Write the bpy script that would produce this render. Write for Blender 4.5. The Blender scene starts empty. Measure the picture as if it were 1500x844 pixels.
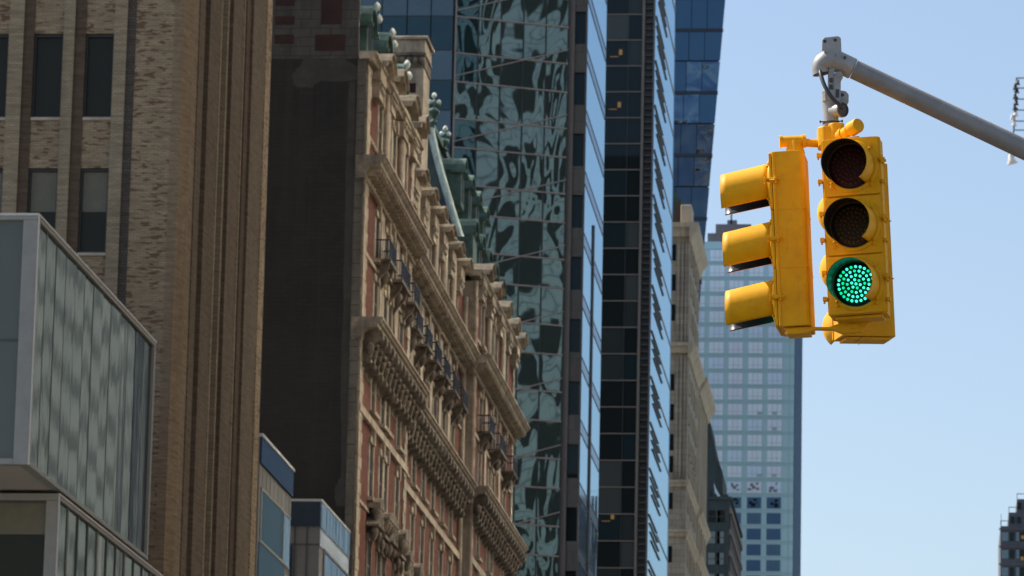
import bpy, bmesh, math, random
from mathutils import Vector, Matrix
random.seed(7)
R = math.radians
scene = bpy.context.scene
COL = scene.collection

# ------------------------------------------------------------------ camera maths (street axis = +Y, up = +Z, metres)
F = 6500.0; CX, CY = 750.0, 422.0; CZ = 1.7
def _n(v):
    l = math.sqrt(sum(a*a for a in v)); return tuple(a/l for a in v)
Yc = _n((610, -1313, -F))
_z = (690, 32000+CY, -F); _d = sum(a*b for a, b in zip(_z, Yc))
Zc = _n(tuple(a-_d*b for a, b in zip(_z, Yc)))
Xc = (Yc[1]*Zc[2]-Yc[2]*Zc[1], Yc[2]*Zc[0]-Yc[0]*Zc[2], Yc[0]*Zc[1]-Yc[1]*Zc[0])
def _ray(px, py):
    v = (px-CX, -(py-CY), -F)
    return [sum(a*b for a, b in zip(A, v)) for A in (Xc, Yc, Zc)]
def onX(px, py, X):
    r = _ray(px, py); t = X/r[0]; return (X, r[1]*t, CZ+r[2]*t)
def onY(px, py, Y):
    r = _ray(px, py); t = Y/r[1]; return (r[0]*t, Y, CZ+r[2]*t)

# ------------------------------------------------------------------ helpers
def tag(o, label=None, cat=None, group=None, kind=None):
    if label: o['label'] = label
    if cat: o['category'] = cat
    if group: o['group'] = group
    if kind: o['kind'] = kind
    return o
def thing(name, label, cat, loc=(0, 0, 0), group=None):
    o = bpy.data.objects.new(name, None); COL.objects.link(o); o.location = loc
    o.empty_display_size = 0.5
    return tag(o, label, cat, group)

class MB:
    """collects shapes into one mesh"""
    def __init__(s): s.v = []; s.f = []; s.mi = []; s.sm = []; s.m = 0; s.smooth = False; s.T = None
    def add(s, vs, fs):
        n = len(s.v)
        for p in vs:
            s.v.append(tuple(s.T @ Vector(p)) if s.T else tuple(p))
        for f in fs:
            s.f.append([n+i for i in f]); s.mi.append(s.m); s.sm.append(s.smooth)
        return s
    def box(s, x0, x1, y0, y1, z0, z1):
        vs = [(x0,y0,z0),(x1,y0,z0),(x1,y1,z0),(x0,y1,z0),(x0,y0,z1),(x1,y0,z1),(x1,y1,z1),(x0,y1,z1)]
        return s.add(vs, [(0,3,2,1),(4,5,6,7),(0,1,5,4),(1,2,6,5),(2,3,7,6),(3,0,4,7)])
    def cbox(s, x0, x1, y0, y1, z0, z1, c, axis='z'):
        """box whose four edges along axis are chamfered by c"""
        if axis == 'z':
            P = [(x0+c,y0),(x1-c,y0),(x1,y0+c),(x1,y1-c),(x1-c,y1),(x0+c,y1),(x0,y1-c),(x0,y0+c)]
            return s.prism([(a,b,z0) for a,b in P], (0,0,z1-z0))
        if axis == 'x':
            P = [(y0+c,z0),(y1-c,z0),(y1,z0+c),(y1,z1-c),(y1-c,z1),(y0+c,z1),(y0,z1-c),(y0,z0+c)]
            return s.prism([(x0,a,b) for a,b in P], (x1-x0,0,0))
        P = [(x0+c,z0),(x1-c,z0),(x1,z0+c),(x1,z1-c),(x1-c,z1),(x0+c,z1),(x0,z1-c),(x0,z0+c)]
        return s.prism([(a,y0,b) for a,b in P], (0,y1-y0,0))
    def prism(s, pts, d):
        n = len(pts)
        vs = list(pts)+[(p[0]+d[0],p[1]+d[1],p[2]+d[2]) for p in pts]
        fs = [list(range(n))[::-1], list(range(n,2*n))]+[(i,(i+1)%n,n+(i+1)%n,n+i) for i in range(n)]
        return s.add(vs, fs)
    def quad(s, a, b, c, d): return s.add([a,b,c,d], [(0,1,2,3)])
    def _frame(s, d):
        d = Vector(d).normalized(); u = Vector((0,0,1)) if abs(d.z) < .9 else Vector((1,0,0))
        a = d.cross(u).normalized(); b = d.cross(a).normalized(); return a, b
    def tube(s, pts, r, n=16, cap=True):
        pts = [Vector(p) for p in pts]
        rs = r if isinstance(r, (list,tuple)) else [r]*len(pts)
        rings = []; a = b = None
        for i, p in enumerate(pts):
            d = (pts[min(i+1,len(pts)-1)]-pts[max(i-1,0)])
            if a is None: a, b = s._frame(d)
            else:
                dn = d.normalized(); a = (a-dn*a.dot(dn)).normalized(); b = dn.cross(a).normalized()
            rings.append([p+(a*math.cos(2*math.pi*k/n)+b*math.sin(2*math.pi*k/n))*rs[i] for k in range(n)])
        vs = [q for ring in rings for q in ring]
        fs = [(i*n+k, i*n+(k+1)%n, (i+1)*n+(k+1)%n, (i+1)*n+k) for i in range(len(pts)-1) for k in range(n)]
        sm = s.smooth; s.smooth = True; base = len(s.v); s.add(vs, fs); s.smooth = False
        if cap:
            s.add(rings[0], [list(range(n))[::-1]]); s.add(rings[-1], [list(range(n))])
        s.smooth = sm
        return s
    def lathe(s, prof, o, axis=(0,0,1), n=16):
        """prof: list of (radius, height) along axis from o"""
        a, b = s._frame(axis); ax = Vector(axis).normalized(); o = Vector(o)
        vs = []
        for (r, h) in prof:
            for k in range(n):
                t = 2*math.pi*k/n
                vs.append(o+ax*h+(a*math.cos(t)+b*math.sin(t))*max(r,1e-4))
        fs = [(i*n+k, i*n+(k+1)%n, (i+1)*n+(k+1)%n, (i+1)*n+k) for i in range(len(prof)-1) for k in range(n)]
        sm = s.smooth; s.smooth = True; s.add(vs, fs); s.smooth = sm
        return s
    def build(s, name, mats, parent=None, bevel=0, seg=2, smooth_angle=None, **kw):
        me = bpy.data.meshes.new(name); me.from_pydata(s.v, [], s.f)
        if not isinstance(mats, (list,tuple)): mats = [mats]
        for m in mats: me.materials.append(m)
        me.polygons.foreach_set('material_index', s.mi)
        me.polygons.foreach_set('use_smooth', s.sm)
        bm = bmesh.new(); bm.from_mesh(me); bmesh.ops.recalc_face_normals(bm, faces=bm.faces); bm.to_mesh(me); bm.free()
        me.update()
        o = bpy.data.objects.new(name, me); COL.objects.link(o)
        if parent: o.parent = parent
        if bevel:
            b = o.modifiers.new('bevel', 'BEVEL'); b.width = bevel; b.segments = seg; b.limit_method = 'ANGLE'; b.angle_limit = R(35)
            b.harden_normals = False
        if kw: tag(o, **kw)
        return o

# ------------------------------------------------------------------ materials
class N:
    def __init__(s, name):
        s.m = bpy.data.materials.new(name); s.m.use_nodes = True
        s.t = s.m.node_tree; s.n = s.t.nodes; s.p = s.n['Principled BSDF']
    def new(s, typ, **kw):
        x = s.n.new(typ)
        for k, v in kw.items(): setattr(x, k, v)
        return x
    def link(s, a, b): s.t.links.new(a, b)
    def coords(s, scale=(1,1,1), rot=(0,0,0)):
        g = s.new('ShaderNodeNewGeometry'); mp = s.new('ShaderNodeMapping')
        mp.inputs['Scale'].default_value = scale; mp.inputs['Rotation'].default_value = rot
        s.link(g.outputs['Position'], mp.inputs['Vector']); return mp.outputs[0]
    def noise(s, scale, detail=4, rough=.6, vec=None, dist=0):
        x = s.new('ShaderNodeTexNoise'); x.inputs['Scale'].default_value = scale; x.inputs['Detail'].default_value = detail
        x.inputs['Roughness'].default_value = rough; x.inputs['Distortion'].default_value = dist
        s.link(vec if vec else s.coords(), x.inputs['Vector']); return x.outputs['Fac']
    def ramp(s, fac, stops):
        x = s.new('ShaderNodeValToRGB'); e = x.color_ramp.elements
        while len(e) < len(stops): e.new(.5)
        for el, (p, c) in zip(e, stops):
            el.position = p; el.color = (*c, 1) if len(c) == 3 else c
        s.link(fac, x.inputs[0]); return x.outputs[0]
    def mix(s, fac, a, b, mode='MIX'):
        x = s.new('ShaderNodeMix', data_type='RGBA', blend_type=mode)
        for sock, v in ((x.inputs[0], fac), (x.inputs[6], a), (x.inputs[7], b)):
            if hasattr(v, 'is_linked'): s.link(v, sock)
            elif isinstance(v, (int, float)): sock.default_value = v
            else: sock.default_value = (*v, 1)
        return x.outputs[2]
    def base(s, v):
        if hasattr(v, 'is_linked'): s.link(v, s.p.inputs['Base Color'])
        else: s.p.inputs['Base Color'].default_value = (*v, 1)
        return s
    def set(s, **kw):
        for k, v in kw.items(): s.p.inputs[k.replace('_', ' ')].default_value = v
        return s
    def bump(s, h, strength=.3, dist=.02):
        b = s.new('ShaderNodeBump'); b.inputs['Strength'].default_value = strength; b.inputs['Distance'].default_value = dist
        s.link(h, b.inputs['Height']); s.link(b.outputs[0], s.p.inputs['Normal']); return b.outputs[0]

def paint(name, col, rough=.5, var=.12, scale=3, metallic=0, spec=.5, bump=.0):
    n = N(name); f = n.noise(scale, 5, .65)
    lo = tuple(c*(1-var) for c in col); hi = tuple(min(1, c*(1+var)) for c in col)
    n.base(n.ramp(f, [(.3, lo), (.7, hi)])).set(Roughness=rough, Metallic=metallic)
    n.p.inputs['Specular IOR Level'].default_value = spec
    if bump: n.bump(n.noise(scale*6, 4), bump, .01)
    return n.m

def stone(name, a, b, scale=.5, rough=.85, blocks=None, streak=True):
    n = N(name)
    f = n.noise(scale, 6, .7)
    c = n.ramp(f, [(.3, a), (.7, b)])
    if streak:   # rain streaks running down the stone
        g = n.noise(1.0, 4, .7, n.coords((1.6, 1.6, .12)))
        c = n.mix(n.ramp(g, [(.45, (0,0,0)), (.72, (.6,.6,.6))]), c, tuple(x*.45 for x in a))
    if blocks:
        br = n.new('ShaderNodeTexBrick'); br.inputs['Scale'].default_value = 1
        br.inputs['Brick Width'].default_value = blocks[0]; br.inputs['Row Height'].default_value = blocks[1]
        br.inputs['Mortar Size'].default_value = .018; br.inputs['Color1'].default_value = (1,1,1,1); br.inputs['Color2'].default_value = (.8,.79,.77,1)
        br.inputs['Mortar'].default_value = (.45,.43,.4,1)
        n.link(wallvec(n), br.inputs['Vector']); c = n.mix(1.0, c, br.outputs[0], 'MULTIPLY')
    n.base(c).set(Roughness=rough)
    n.bump(n.noise(6, 5), .35, .03)
    return n.m

def wallvec(n):
    """(along the wall, height, 0) for walls facing along X or Y alike"""
    g = n.new('ShaderNodeNewGeometry'); sp = n.new('ShaderNodeSeparateXYZ'); n.link(g.outputs['Position'], sp.inputs[0])
    ad = n.new('ShaderNodeMath', operation='ADD'); n.link(sp.outputs[0], ad.inputs[0]); n.link(sp.outputs[1], ad.inputs[1])
    cb = n.new('ShaderNodeCombineXYZ'); n.link(ad.outputs[0], cb.inputs[0]); n.link(sp.outputs[2], cb.inputs[1])
    return cb.outputs[0]

def brick(name, c1, c2, mortar, dark=None, bw=.24, bh=.08, darkamt=.62, mort=.012, blotch=.35):
    n = N(name); v = wallvec(n)
    br = n.new('ShaderNodeTexBrick'); br.inputs['Scale'].default_value = 1; n.link(v, br.inputs['Vector'])
    br.inputs['Brick Width'].default_value = bw; br.inputs['Row Height'].default_value = bh; br.inputs['Mortar Size'].default_value = mort
    br.inputs['Color1'].default_value = (*c1, 1); br.inputs['Color2'].default_value = (*c2, 1); br.inputs['Mortar'].default_value = (*mortar, 1)
    c = br.outputs[0]
    f = n.noise(.35, 5, .7)
    c = n.mix(n.ramp(f, [(.35, (0,0,0)), (.75, (blotch,)*3)]), c, tuple(x*.55 for x in c1))
    tn = n.new('ShaderNodeTexNoise'); tn.inputs['Scale'].default_value = 1; tn.inputs['Detail'].default_value = 3; tn.inputs['Roughness'].default_value = .75
    tm = n.new('ShaderNodeMapping'); tm.inputs['Scale'].default_value = (.8, 8.5, 1); n.link(v, tm.inputs[0]); n.link(tm.outputs[0], tn.inputs['Vector'])
    c = n.mix(1.0, c, n.ramp(tn.outputs['Fac'], [(.28, (.58,.57,.56)), (.5, (.95,.95,.95)), (.72, (1.25,1.22,1.18))]), 'MULTIPLY')
    st = n.noise(1, 4, .7, n.coords((.9, .9, .06)))
    c = n.mix(n.ramp(st, [(.52, (0,0,0)), (.75, (.45,)*3)]), c, tuple(x*.5 for x in c1))
    if dark:   # scattered runs of overburnt dark headers, clustered
        g = n.new('ShaderNodeTexNoise'); g.inputs['Scale'].default_value = 1; g.inputs['Detail'].default_value = 1.5
        mp = n.new('ShaderNodeMapping'); mp.inputs['Scale'].default_value = (2.4, 10.5, 1); n.link(v, mp.inputs[0]); n.link(mp.outputs[0], g.inputs['Vector'])
        cl = n.new('ShaderNodeTexNoise'); cl.inputs['Scale'].default_value = 1.3; cl.inputs['Detail'].default_value = 2; n.link(v, cl.inputs['Vector'])
        ad = n.new('ShaderNodeMath', operation='MULTIPLY_ADD'); n.link(cl.outputs['Fac'], ad.inputs[0]); ad.inputs[1].default_value = .45; n.link(g.outputs['Fac'], ad.inputs[2])
        c = n.mix(n.ramp(ad.outputs[0], [(darkamt+.2, (0,0,0)), (darkamt+.23, (1,1,1))]), c, dark)
    n.base(c).set(Roughness=.9)
    n.p.inputs['Specular IOR Level'].default_value = .2
    n.bump(br.outputs[1], -.25, .01)
    return n.m

def glass(name, tint, body, fac=.5, rough=.03, wave=0, wscale=.5, vec=(1,1,1), fres=False, dist=1.0, detail=1.5):
    """coated facade glass: a tinted mirror over a dark body, with the pillowing of real panes"""
    n = N(name); out = n.n['Material Output']
    gl = n.new('ShaderNodeBsdfGlossy'); gl.inputs['Roughness'].default_value = rough; gl.inputs['Color'].default_value = (*tint, 1)
    df = n.p; n.base(body).set(Roughness=.6); n.p.inputs['Specular IOR Level'].default_value = .1
    mx = n.new('ShaderNodeMixShader')
    if fres:
        fr = n.new('ShaderNodeLayerWeight'); fr.inputs['Blend'].default_value = fac; n.link(fr.outputs['Fresnel'], mx.inputs[0])
    else: mx.inputs[0].default_value = fac
    n.link(df.outputs[0], mx.inputs[1]); n.link(gl.outputs[0], mx.inputs[2]); n.link(mx.outputs[0], out.inputs['Surface'])
    if wave:
        h = n.noise(wscale, detail, .5, n.coords(vec), .6)
        b = n.new('ShaderNodeBump'); b.inputs['Strength'].default_value = 1; b.inputs['Distance'].default_value = wave
        n.link(h, b.inputs['Height']); n.link(b.outputs[0], gl.inputs['Normal'])
    return n.m

def emis(name, col, s):
    n = N(name); n.base(col).set(Roughness=.4); n.p.inputs['Emission Color'].default_value = (*col, 1); n.p.inputs['Emission Strength'].default_value = s
    return n.m

M = {}
def yellow_paint():
    n = N('signal_yellow'); f = n.noise(5, 6, .7); g = n.noise(38, 4, .7)
    c = n.ramp(f, [(.25, (.70,.32,.0015)), (.5, (.80,.385,.002)), (.75, (.86,.43,.004))])
    st = n.noise(1, 5, .75, n.coords((22, 22, 2.2)))
    c = n.mix(n.ramp(st, [(.56, (0,0,0)), (.78, (.30,)*3)]), c, (.33,.17,.02))
    c = n.mix(n.ramp(g, [(.66, (0,0,0)), (.73, (.55,)*3)]), c, (.12,.07,.02))
    so = n.noise(11, 6, .75)
    c = n.mix(n.ramp(so, [(.50, (0,0,0)), (.75, (.24,)*3)]), c, (.30,.17,.03))
    n.base(c).set(Roughness=.5); n.p.inputs['Specular IOR Level'].default_value = .2
    n.bump(n.noise(60, 3), .10, .002)
    return n.m
M['yellow'] = yellow_paint()
def galvanised():
    n = N('grey_signal_metal'); f = n.noise(9, 6, .7)
    c = n.ramp(f, [(.3, (.26,.255,.24)), (.7, (.40,.39,.37))])
    st = n.noise(1, 5, .7, n.coords((30, 30, 6)))
    c = n.mix(n.ramp(st, [(.6, (0,0,0)), (.75, (.5,)*3)]), c, (.12,.10,.08))
    n.base(c).set(Roughness=.5, Metallic=.25); n.bump(n.noise(70, 3), .15, .002)
    return n.m
M['grey'] = galvanised()
M['armgrey'] = paint('mast_arm_paint', (.25,.24,.225), .5, .2, 4, .15, bump=.1)
M['black'] = paint('worn_black_inside', (.018,.018,.017), .38, .2, spec=.8)
M['cable'] = paint('black_cable', (.03,.03,.032), .45)
M['rust'] = paint('rusty_edge', (.07,.045,.03), .8, .4, 20)
M['red_lens'] = paint('dark_red_lens', (.042,.012,.012), .55, spec=.2)
M['amber_lens'] = paint('dark_amber_lens', (.040,.026,.012), .55, spec=.2)
M['green_lens'] = paint('dark_green_lens', (.004,.03,.028), .5, spec=.2)
M['red_led'] = paint('unlit_red_diode', (.085,.022,.020), .4)
M['amber_led'] = paint('unlit_amber_diode', (.11,.062,.022), .4)
M['green_led'] = emis('lit_green_diode', (.0,.70,.30), 1.0)
M['green_core'] = emis('lit_green_diode_core', (.05,.90,.58), 1.15)

# brown brick tower
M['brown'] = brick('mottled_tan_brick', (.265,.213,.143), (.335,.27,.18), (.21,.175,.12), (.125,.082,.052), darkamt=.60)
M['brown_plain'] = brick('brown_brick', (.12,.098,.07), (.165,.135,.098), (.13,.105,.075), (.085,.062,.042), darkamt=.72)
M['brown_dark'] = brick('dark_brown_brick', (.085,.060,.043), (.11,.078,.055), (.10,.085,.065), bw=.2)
M['pier'] = brick('pale_buff_brick', (.26,.222,.155), (.31,.265,.185), (.21,.18,.13), bw=.2)
M['slate'] = brick('blue_grey_brick', (.075,.067,.058), (.10,.088,.075), (.05,.045,.04), bw=.12, bh=.1)
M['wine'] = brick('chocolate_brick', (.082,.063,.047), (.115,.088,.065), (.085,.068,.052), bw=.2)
M['rubbed'] = brick('rubbed_tan_brick', (.21,.168,.118), (.27,.215,.15), (.19,.155,.11), (.17,.13,.085), darkamt=.70)
M['sill'] = stone('buff_sill_stone', (.34,.30,.25), (.42,.38,.32), 2)
M['win_dark'] = glass('dark_window_glass', (.30,.30,.24), (.018,.018,.015), .04, .02, .02, 1.2)
M['blind'] = paint('drawn_roller_blind', (.125,.122,.092), .7, .1)
M['frame_dark'] = paint('black_window_frame', (.015,.015,.015), .4)

# glass corner building
M['white_metal'] = paint('pale_aluminium_frame', (.225,.23,.215), .4, .10, 2)
M['trim'] = paint('bright_aluminium_trim', (.48,.48,.46), .35, .08, 2)
M['soffit'] = paint('pale_soffit_panel', (.33,.31,.28), .7, .06, .5)
M['screen'] = paint('grey_green_back_painted_glass', (.085,.100,.092), .35, .06, .4)
M['rib_glass'] = glass('ribbed_reflective_glass', (.36,.40,.39), (.032,.038,.037), .52, .02, .0016, 1.0, (1,1.9,.16), detail=2)
M['dark_band'] = paint('dark_joint', (.05,.055,.06), .5)

# low blue buildings
M['navy'] = glass('navy_fritted_glass', (.10,.17,.30), (.008,.018,.04), .4, .08)
M['blueglass'] = glass('pale_blue_reflecting_glass', (.42,.60,.80), (.02,.05,.09), .6, .04, .01, 1.2, (1,1.2,.2))
M['midblue'] = glass('mid_blue_glass', (.16,.27,.37), (.015,.03,.045), .45, .08, .006, 1.2, (1,1.5,.2))
M['concrete'] = stone('grey_cladding_panel', (.15,.155,.15), (.19,.195,.19), .7)

# historic hotel
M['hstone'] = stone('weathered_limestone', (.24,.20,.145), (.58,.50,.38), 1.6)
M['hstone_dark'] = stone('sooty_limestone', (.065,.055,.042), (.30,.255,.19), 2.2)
M['hbrick'] = brick('red_brick', (.15,.048,.033), (.20,.065,.044), (.15,.10,.08), bw=.22, blotch=.5)
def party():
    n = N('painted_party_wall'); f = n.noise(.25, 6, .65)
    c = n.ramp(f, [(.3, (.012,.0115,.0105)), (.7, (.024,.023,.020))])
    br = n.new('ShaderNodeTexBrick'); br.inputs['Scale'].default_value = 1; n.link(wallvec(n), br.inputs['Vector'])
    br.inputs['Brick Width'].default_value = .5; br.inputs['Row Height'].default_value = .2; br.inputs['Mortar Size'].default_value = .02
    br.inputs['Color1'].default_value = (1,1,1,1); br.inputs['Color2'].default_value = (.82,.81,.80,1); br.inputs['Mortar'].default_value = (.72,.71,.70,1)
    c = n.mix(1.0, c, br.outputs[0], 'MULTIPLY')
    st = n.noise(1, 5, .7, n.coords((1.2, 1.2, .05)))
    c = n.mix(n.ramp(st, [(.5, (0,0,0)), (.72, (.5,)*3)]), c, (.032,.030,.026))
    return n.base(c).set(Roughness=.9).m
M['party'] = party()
M['patch'] = paint('grey_cement_patch', (.042,.040,.033), .9, .3, 1.2)
M['dk_redbrick'] = paint('old_red_brick_in_party_wall', (.030,.012,.010), .9, .35, 1.5)
M['party_stone'] = stone('grey_stone_in_party_wall', (.05,.047,.042), (.085,.08,.07), 1.2, blocks=(.9,.42))
def copper():
    n = N('verdigris_copper'); f = n.noise(1.6, 6, .7)
    c = n.ramp(f, [(.3, (.03,.055,.045)), (.55, (.075,.14,.112)), (.75, (.13,.215,.175))])
    return n.base(c).set(Roughness=.6, Metallic=.15).m
M['copper'] = copper()
M['copper_lit'] = paint('sunlit_verdigris_ridge', (.42,.52,.46), .45, .3, 2)
M['copper_dark'] = paint('dark_copper_roof', (.04,.065,.052), .6, .4, 1)
M['slate_roof'] = paint('dark_slate', (.04,.035,.033), .7, .4, 2)
M['rail'] = paint('dark_blue_iron_railing', (.022,.032,.055), .5)
M['hglass'] = glass('old_window_glass', (.3,.36,.36), (.018,.02,.018), .18, .08)
M['whitish'] = paint('finial_glint_white', (.62,.66,.60), .5, .15)  # white glints of the roof finials, put into the colour

# green mirror tower
M['mirror'] = glass('green_mirror_glass', (.26,.35,.34), (.030,.050,.054), .56, .025, .20, .20, (1,1,.55), detail=1.7)
M['mirror_dim'] = glass('dim_teal_mirror_glass', (.20,.34,.37), (.006,.022,.028), .32, .02, .12, .27, (1,1,.50), detail=1.3)
M['mirror_blue'] = glass('blue_mirror_glass', (.20,.25,.27), (.040,.052,.058), .40, .05, .05, .4)
M['teal_dark'] = glass('dark_teal_glass', (.14,.22,.24), (.010,.022,.027), .25, .03, .05, .5)
M['mull'] = paint('pinkish_grey_mullion', (.32,.265,.24), .45)
M['mull_dark'] = paint('dark_mullion', (.03,.035,.035), .45)
# striped tower
M['granite'] = stone('grey_granite_panel', (.10,.095,.085), (.125,.117,.105), 1, blocks=(3,1.75), streak=False)
M['granite_l'] = stone('pale_granite_strip', (.15,.132,.117), (.18,.16,.142), 1, streak=False)
M['granite_d'] = paint('sooty_brown_metal', (.05,.043,.038), .6)
M['dimglass'] = glass('dim_grey_glass', (.2,.24,.24), (.028,.034,.034), .08, .03)
M['dimglass2'] = glass('dim_blind_glass', (.2,.24,.24), (.055,.062,.060), .08, .03)
M['nightglass'] = glass('near_black_glass', (.20,.25,.26), (.008,.012,.013), .07, .03)
M['skyglass'] = glass('sky_reflecting_glass', (.54,.71,.81), (.02,.04,.05), .85, .03, .01, .6, (1,1,.3))
M['skyglass2'] = glass('grey_blue_spandrel_glass', (.46,.54,.62), (.05,.06,.07), .7, .08)
M['fin'] = paint('dark_steel_louvre', (.11,.115,.125), .5)
M['tan_line'] = paint('beige_metal_line', (.30,.25,.19), .5)
M['lamp'] = emis('warm_ceiling_lamp', (.42,.21,.06), .10)
M['deepblue'] = glass('deep_blue_glass', (.11,.20,.30), (.006,.014,.024), .5, .03, .22, .10, (1,1,.6))
M['deepblue2'] = glass('mid_dark_blue_glass', (.10,.15,.21), (.014,.020,.028), .5, .04, .5, .22, (1,1,.6))
M['deepblue3'] = glass('mid_blue_pane', (.17,.27,.40), (.012,.022,.034), .5, .03, .5, .3)
M['deepblue4'] = glass('grey_blue_pane', (.14,.17,.21), (.030,.036,.044), .5, .04, .6, .4)
M['bluemull'] = paint('blue_black_floor_line', (.012,.018,.03), .5)
M['bstone'] = stone('tan_limestone_blocks', (.33,.285,.225), (.45,.385,.30), .35, blocks=(1.6,.62))
M['bstone_l'] = stone('pale_tan_limestone', (.44,.36,.26), (.55,.46,.34), .4)
M['aqua'] = glass('aqua_spandrel_glass', (.45,.62,.68), (.38,.58,.64), .25, .12)  # mirrored bright sky put into the pale body colour
M['aqua_line'] = paint('teal_floor_line', (.24,.36,.39), .5)
M['palewin'] = glass('pale_sky_window', (.66,.78,.92), (.66,.78,.88), .2, .10, .03, .2)  # sky reflected in the windows, painted into their pale bodies
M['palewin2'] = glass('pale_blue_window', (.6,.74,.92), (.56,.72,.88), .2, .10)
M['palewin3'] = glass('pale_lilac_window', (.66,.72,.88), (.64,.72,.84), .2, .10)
M['bluewin2'] = glass('mid_blue_window', (.14,.25,.42), (.10,.19,.28), .3, .05)
M['bluewin'] = glass('deep_blue_window', (.14,.25,.42), (.07,.15,.26), .3, .05)
M['tealdark'] = stone('dark_teal_cladding', (.028,.045,.048), (.04,.062,.064), .4)
M['greywin'] = paint('pale_blind_window', (.14,.18,.18), .4)
M['darkbrownface'] = paint('dark_brown_stone', (.06,.05,.042), .8)
M['greyroof'] = paint('grey_plant_room', (.16,.16,.18), .7)

# ------------------------------------------------------------------ world and sun
SUN_EL, SUN_AZ = R(50), R(108)           # azimuth measured from -Y (behind the camera) towards -X
sd = Vector((-math.sin(SUN_AZ)*math.cos(SUN_EL), -math.cos(SUN_AZ)*math.cos(SUN_EL), math.sin(SUN_EL)))
w = bpy.data.worlds.new('World'); scene.world = w; w.use_nodes = True
nt = w.node_tree; bg = nt.nodes['Background']; sky = nt.nodes.new('ShaderNodeTexSky'); sky.sky_type = 'NISHITA'
sky.sun_disc = False; sky.sun_elevation = SUN_EL; sky.sun_rotation = math.atan2(sd.x, sd.y)
sky.air_density = 1.0; sky.dust_density = 1.9; sky.ozone_density = .9; sky.altitude = 10
nt.links.new(sky.outputs[0], bg.inputs[0]); bg.inputs[1].default_value = .128
sl = bpy.data.lights.new('sun', 'SUN'); sl.energy = 4.8; sl.angle = R(.5); sl.color = (1, .93, .82)
so = bpy.data.objects.new('sun', sl); COL.objects.link(so); so.rotation_euler = sd.to_track_quat('Z', 'Y').to_euler()
so.location = (-200, 0, 300)

# ------------------------------------------------------------------ camera
cam = bpy.data.cameras.new('camera'); co = bpy.data.objects.new('camera', cam); COL.objects.link(co); scene.camera = co
cam.sensor_width = 36; cam.lens = F/1500*36; cam.clip_start = .1; cam.clip_end = 8000
Mx = Matrix((Xc, Yc, Zc)).to_4x4(); Mx.translation = Vector((0, 0, CZ)); co.matrix_world = Mx
cam.dof.use_dof = True; cam.dof.focus_distance = 26.9; cam.dof.aperture_fstop = 12.5
scene.render.resolution_x = 1024; scene.render.resolution_y = 576
scene.view_settings.view_transform = 'Standard'; scene.view_settings.look = 'None'; scene.view_settings.exposure = 0.45
scene.view_settings.gamma = 1
scene.cycles.blur_glossy = 0.0; scene.cycles.sample_clamp_indirect = 80

# ------------------------------------------------------------------ ground
asph = paint('asphalt', (.04,.04,.042), .9, .25, 1.5); side = stone('pavement_concrete', (.22,.205,.185), (.28,.265,.24), .6, streak=False)
whitep = paint('road_paint', (.7,.7,.68), .7)
MB().box(-3000, 3000, -2000, 4000, -1, -.004).build('ground', side, kind='structure')
MB().box(-19, 13, -300, 3000, -.003, .0).build('road', asph, kind='structure')
MB().box(-25, -19, -300, 3000, -.002, .14).build('pavement', side, kind='structure')
MB().box(13, 18, -300, 3000, -.002, .14).build('pavement', side, kind='structure')
mk = MB()
for k in range(60): mk.box(-3.1, -2.95, -100+k*9, -97+k*9, .001, .005)
for k in range(60): mk.box(-8.1, -7.95, -100+k*9, -97+k*9, .001, .005)
mk.build('lane_marking', whitep, kind='structure')

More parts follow.
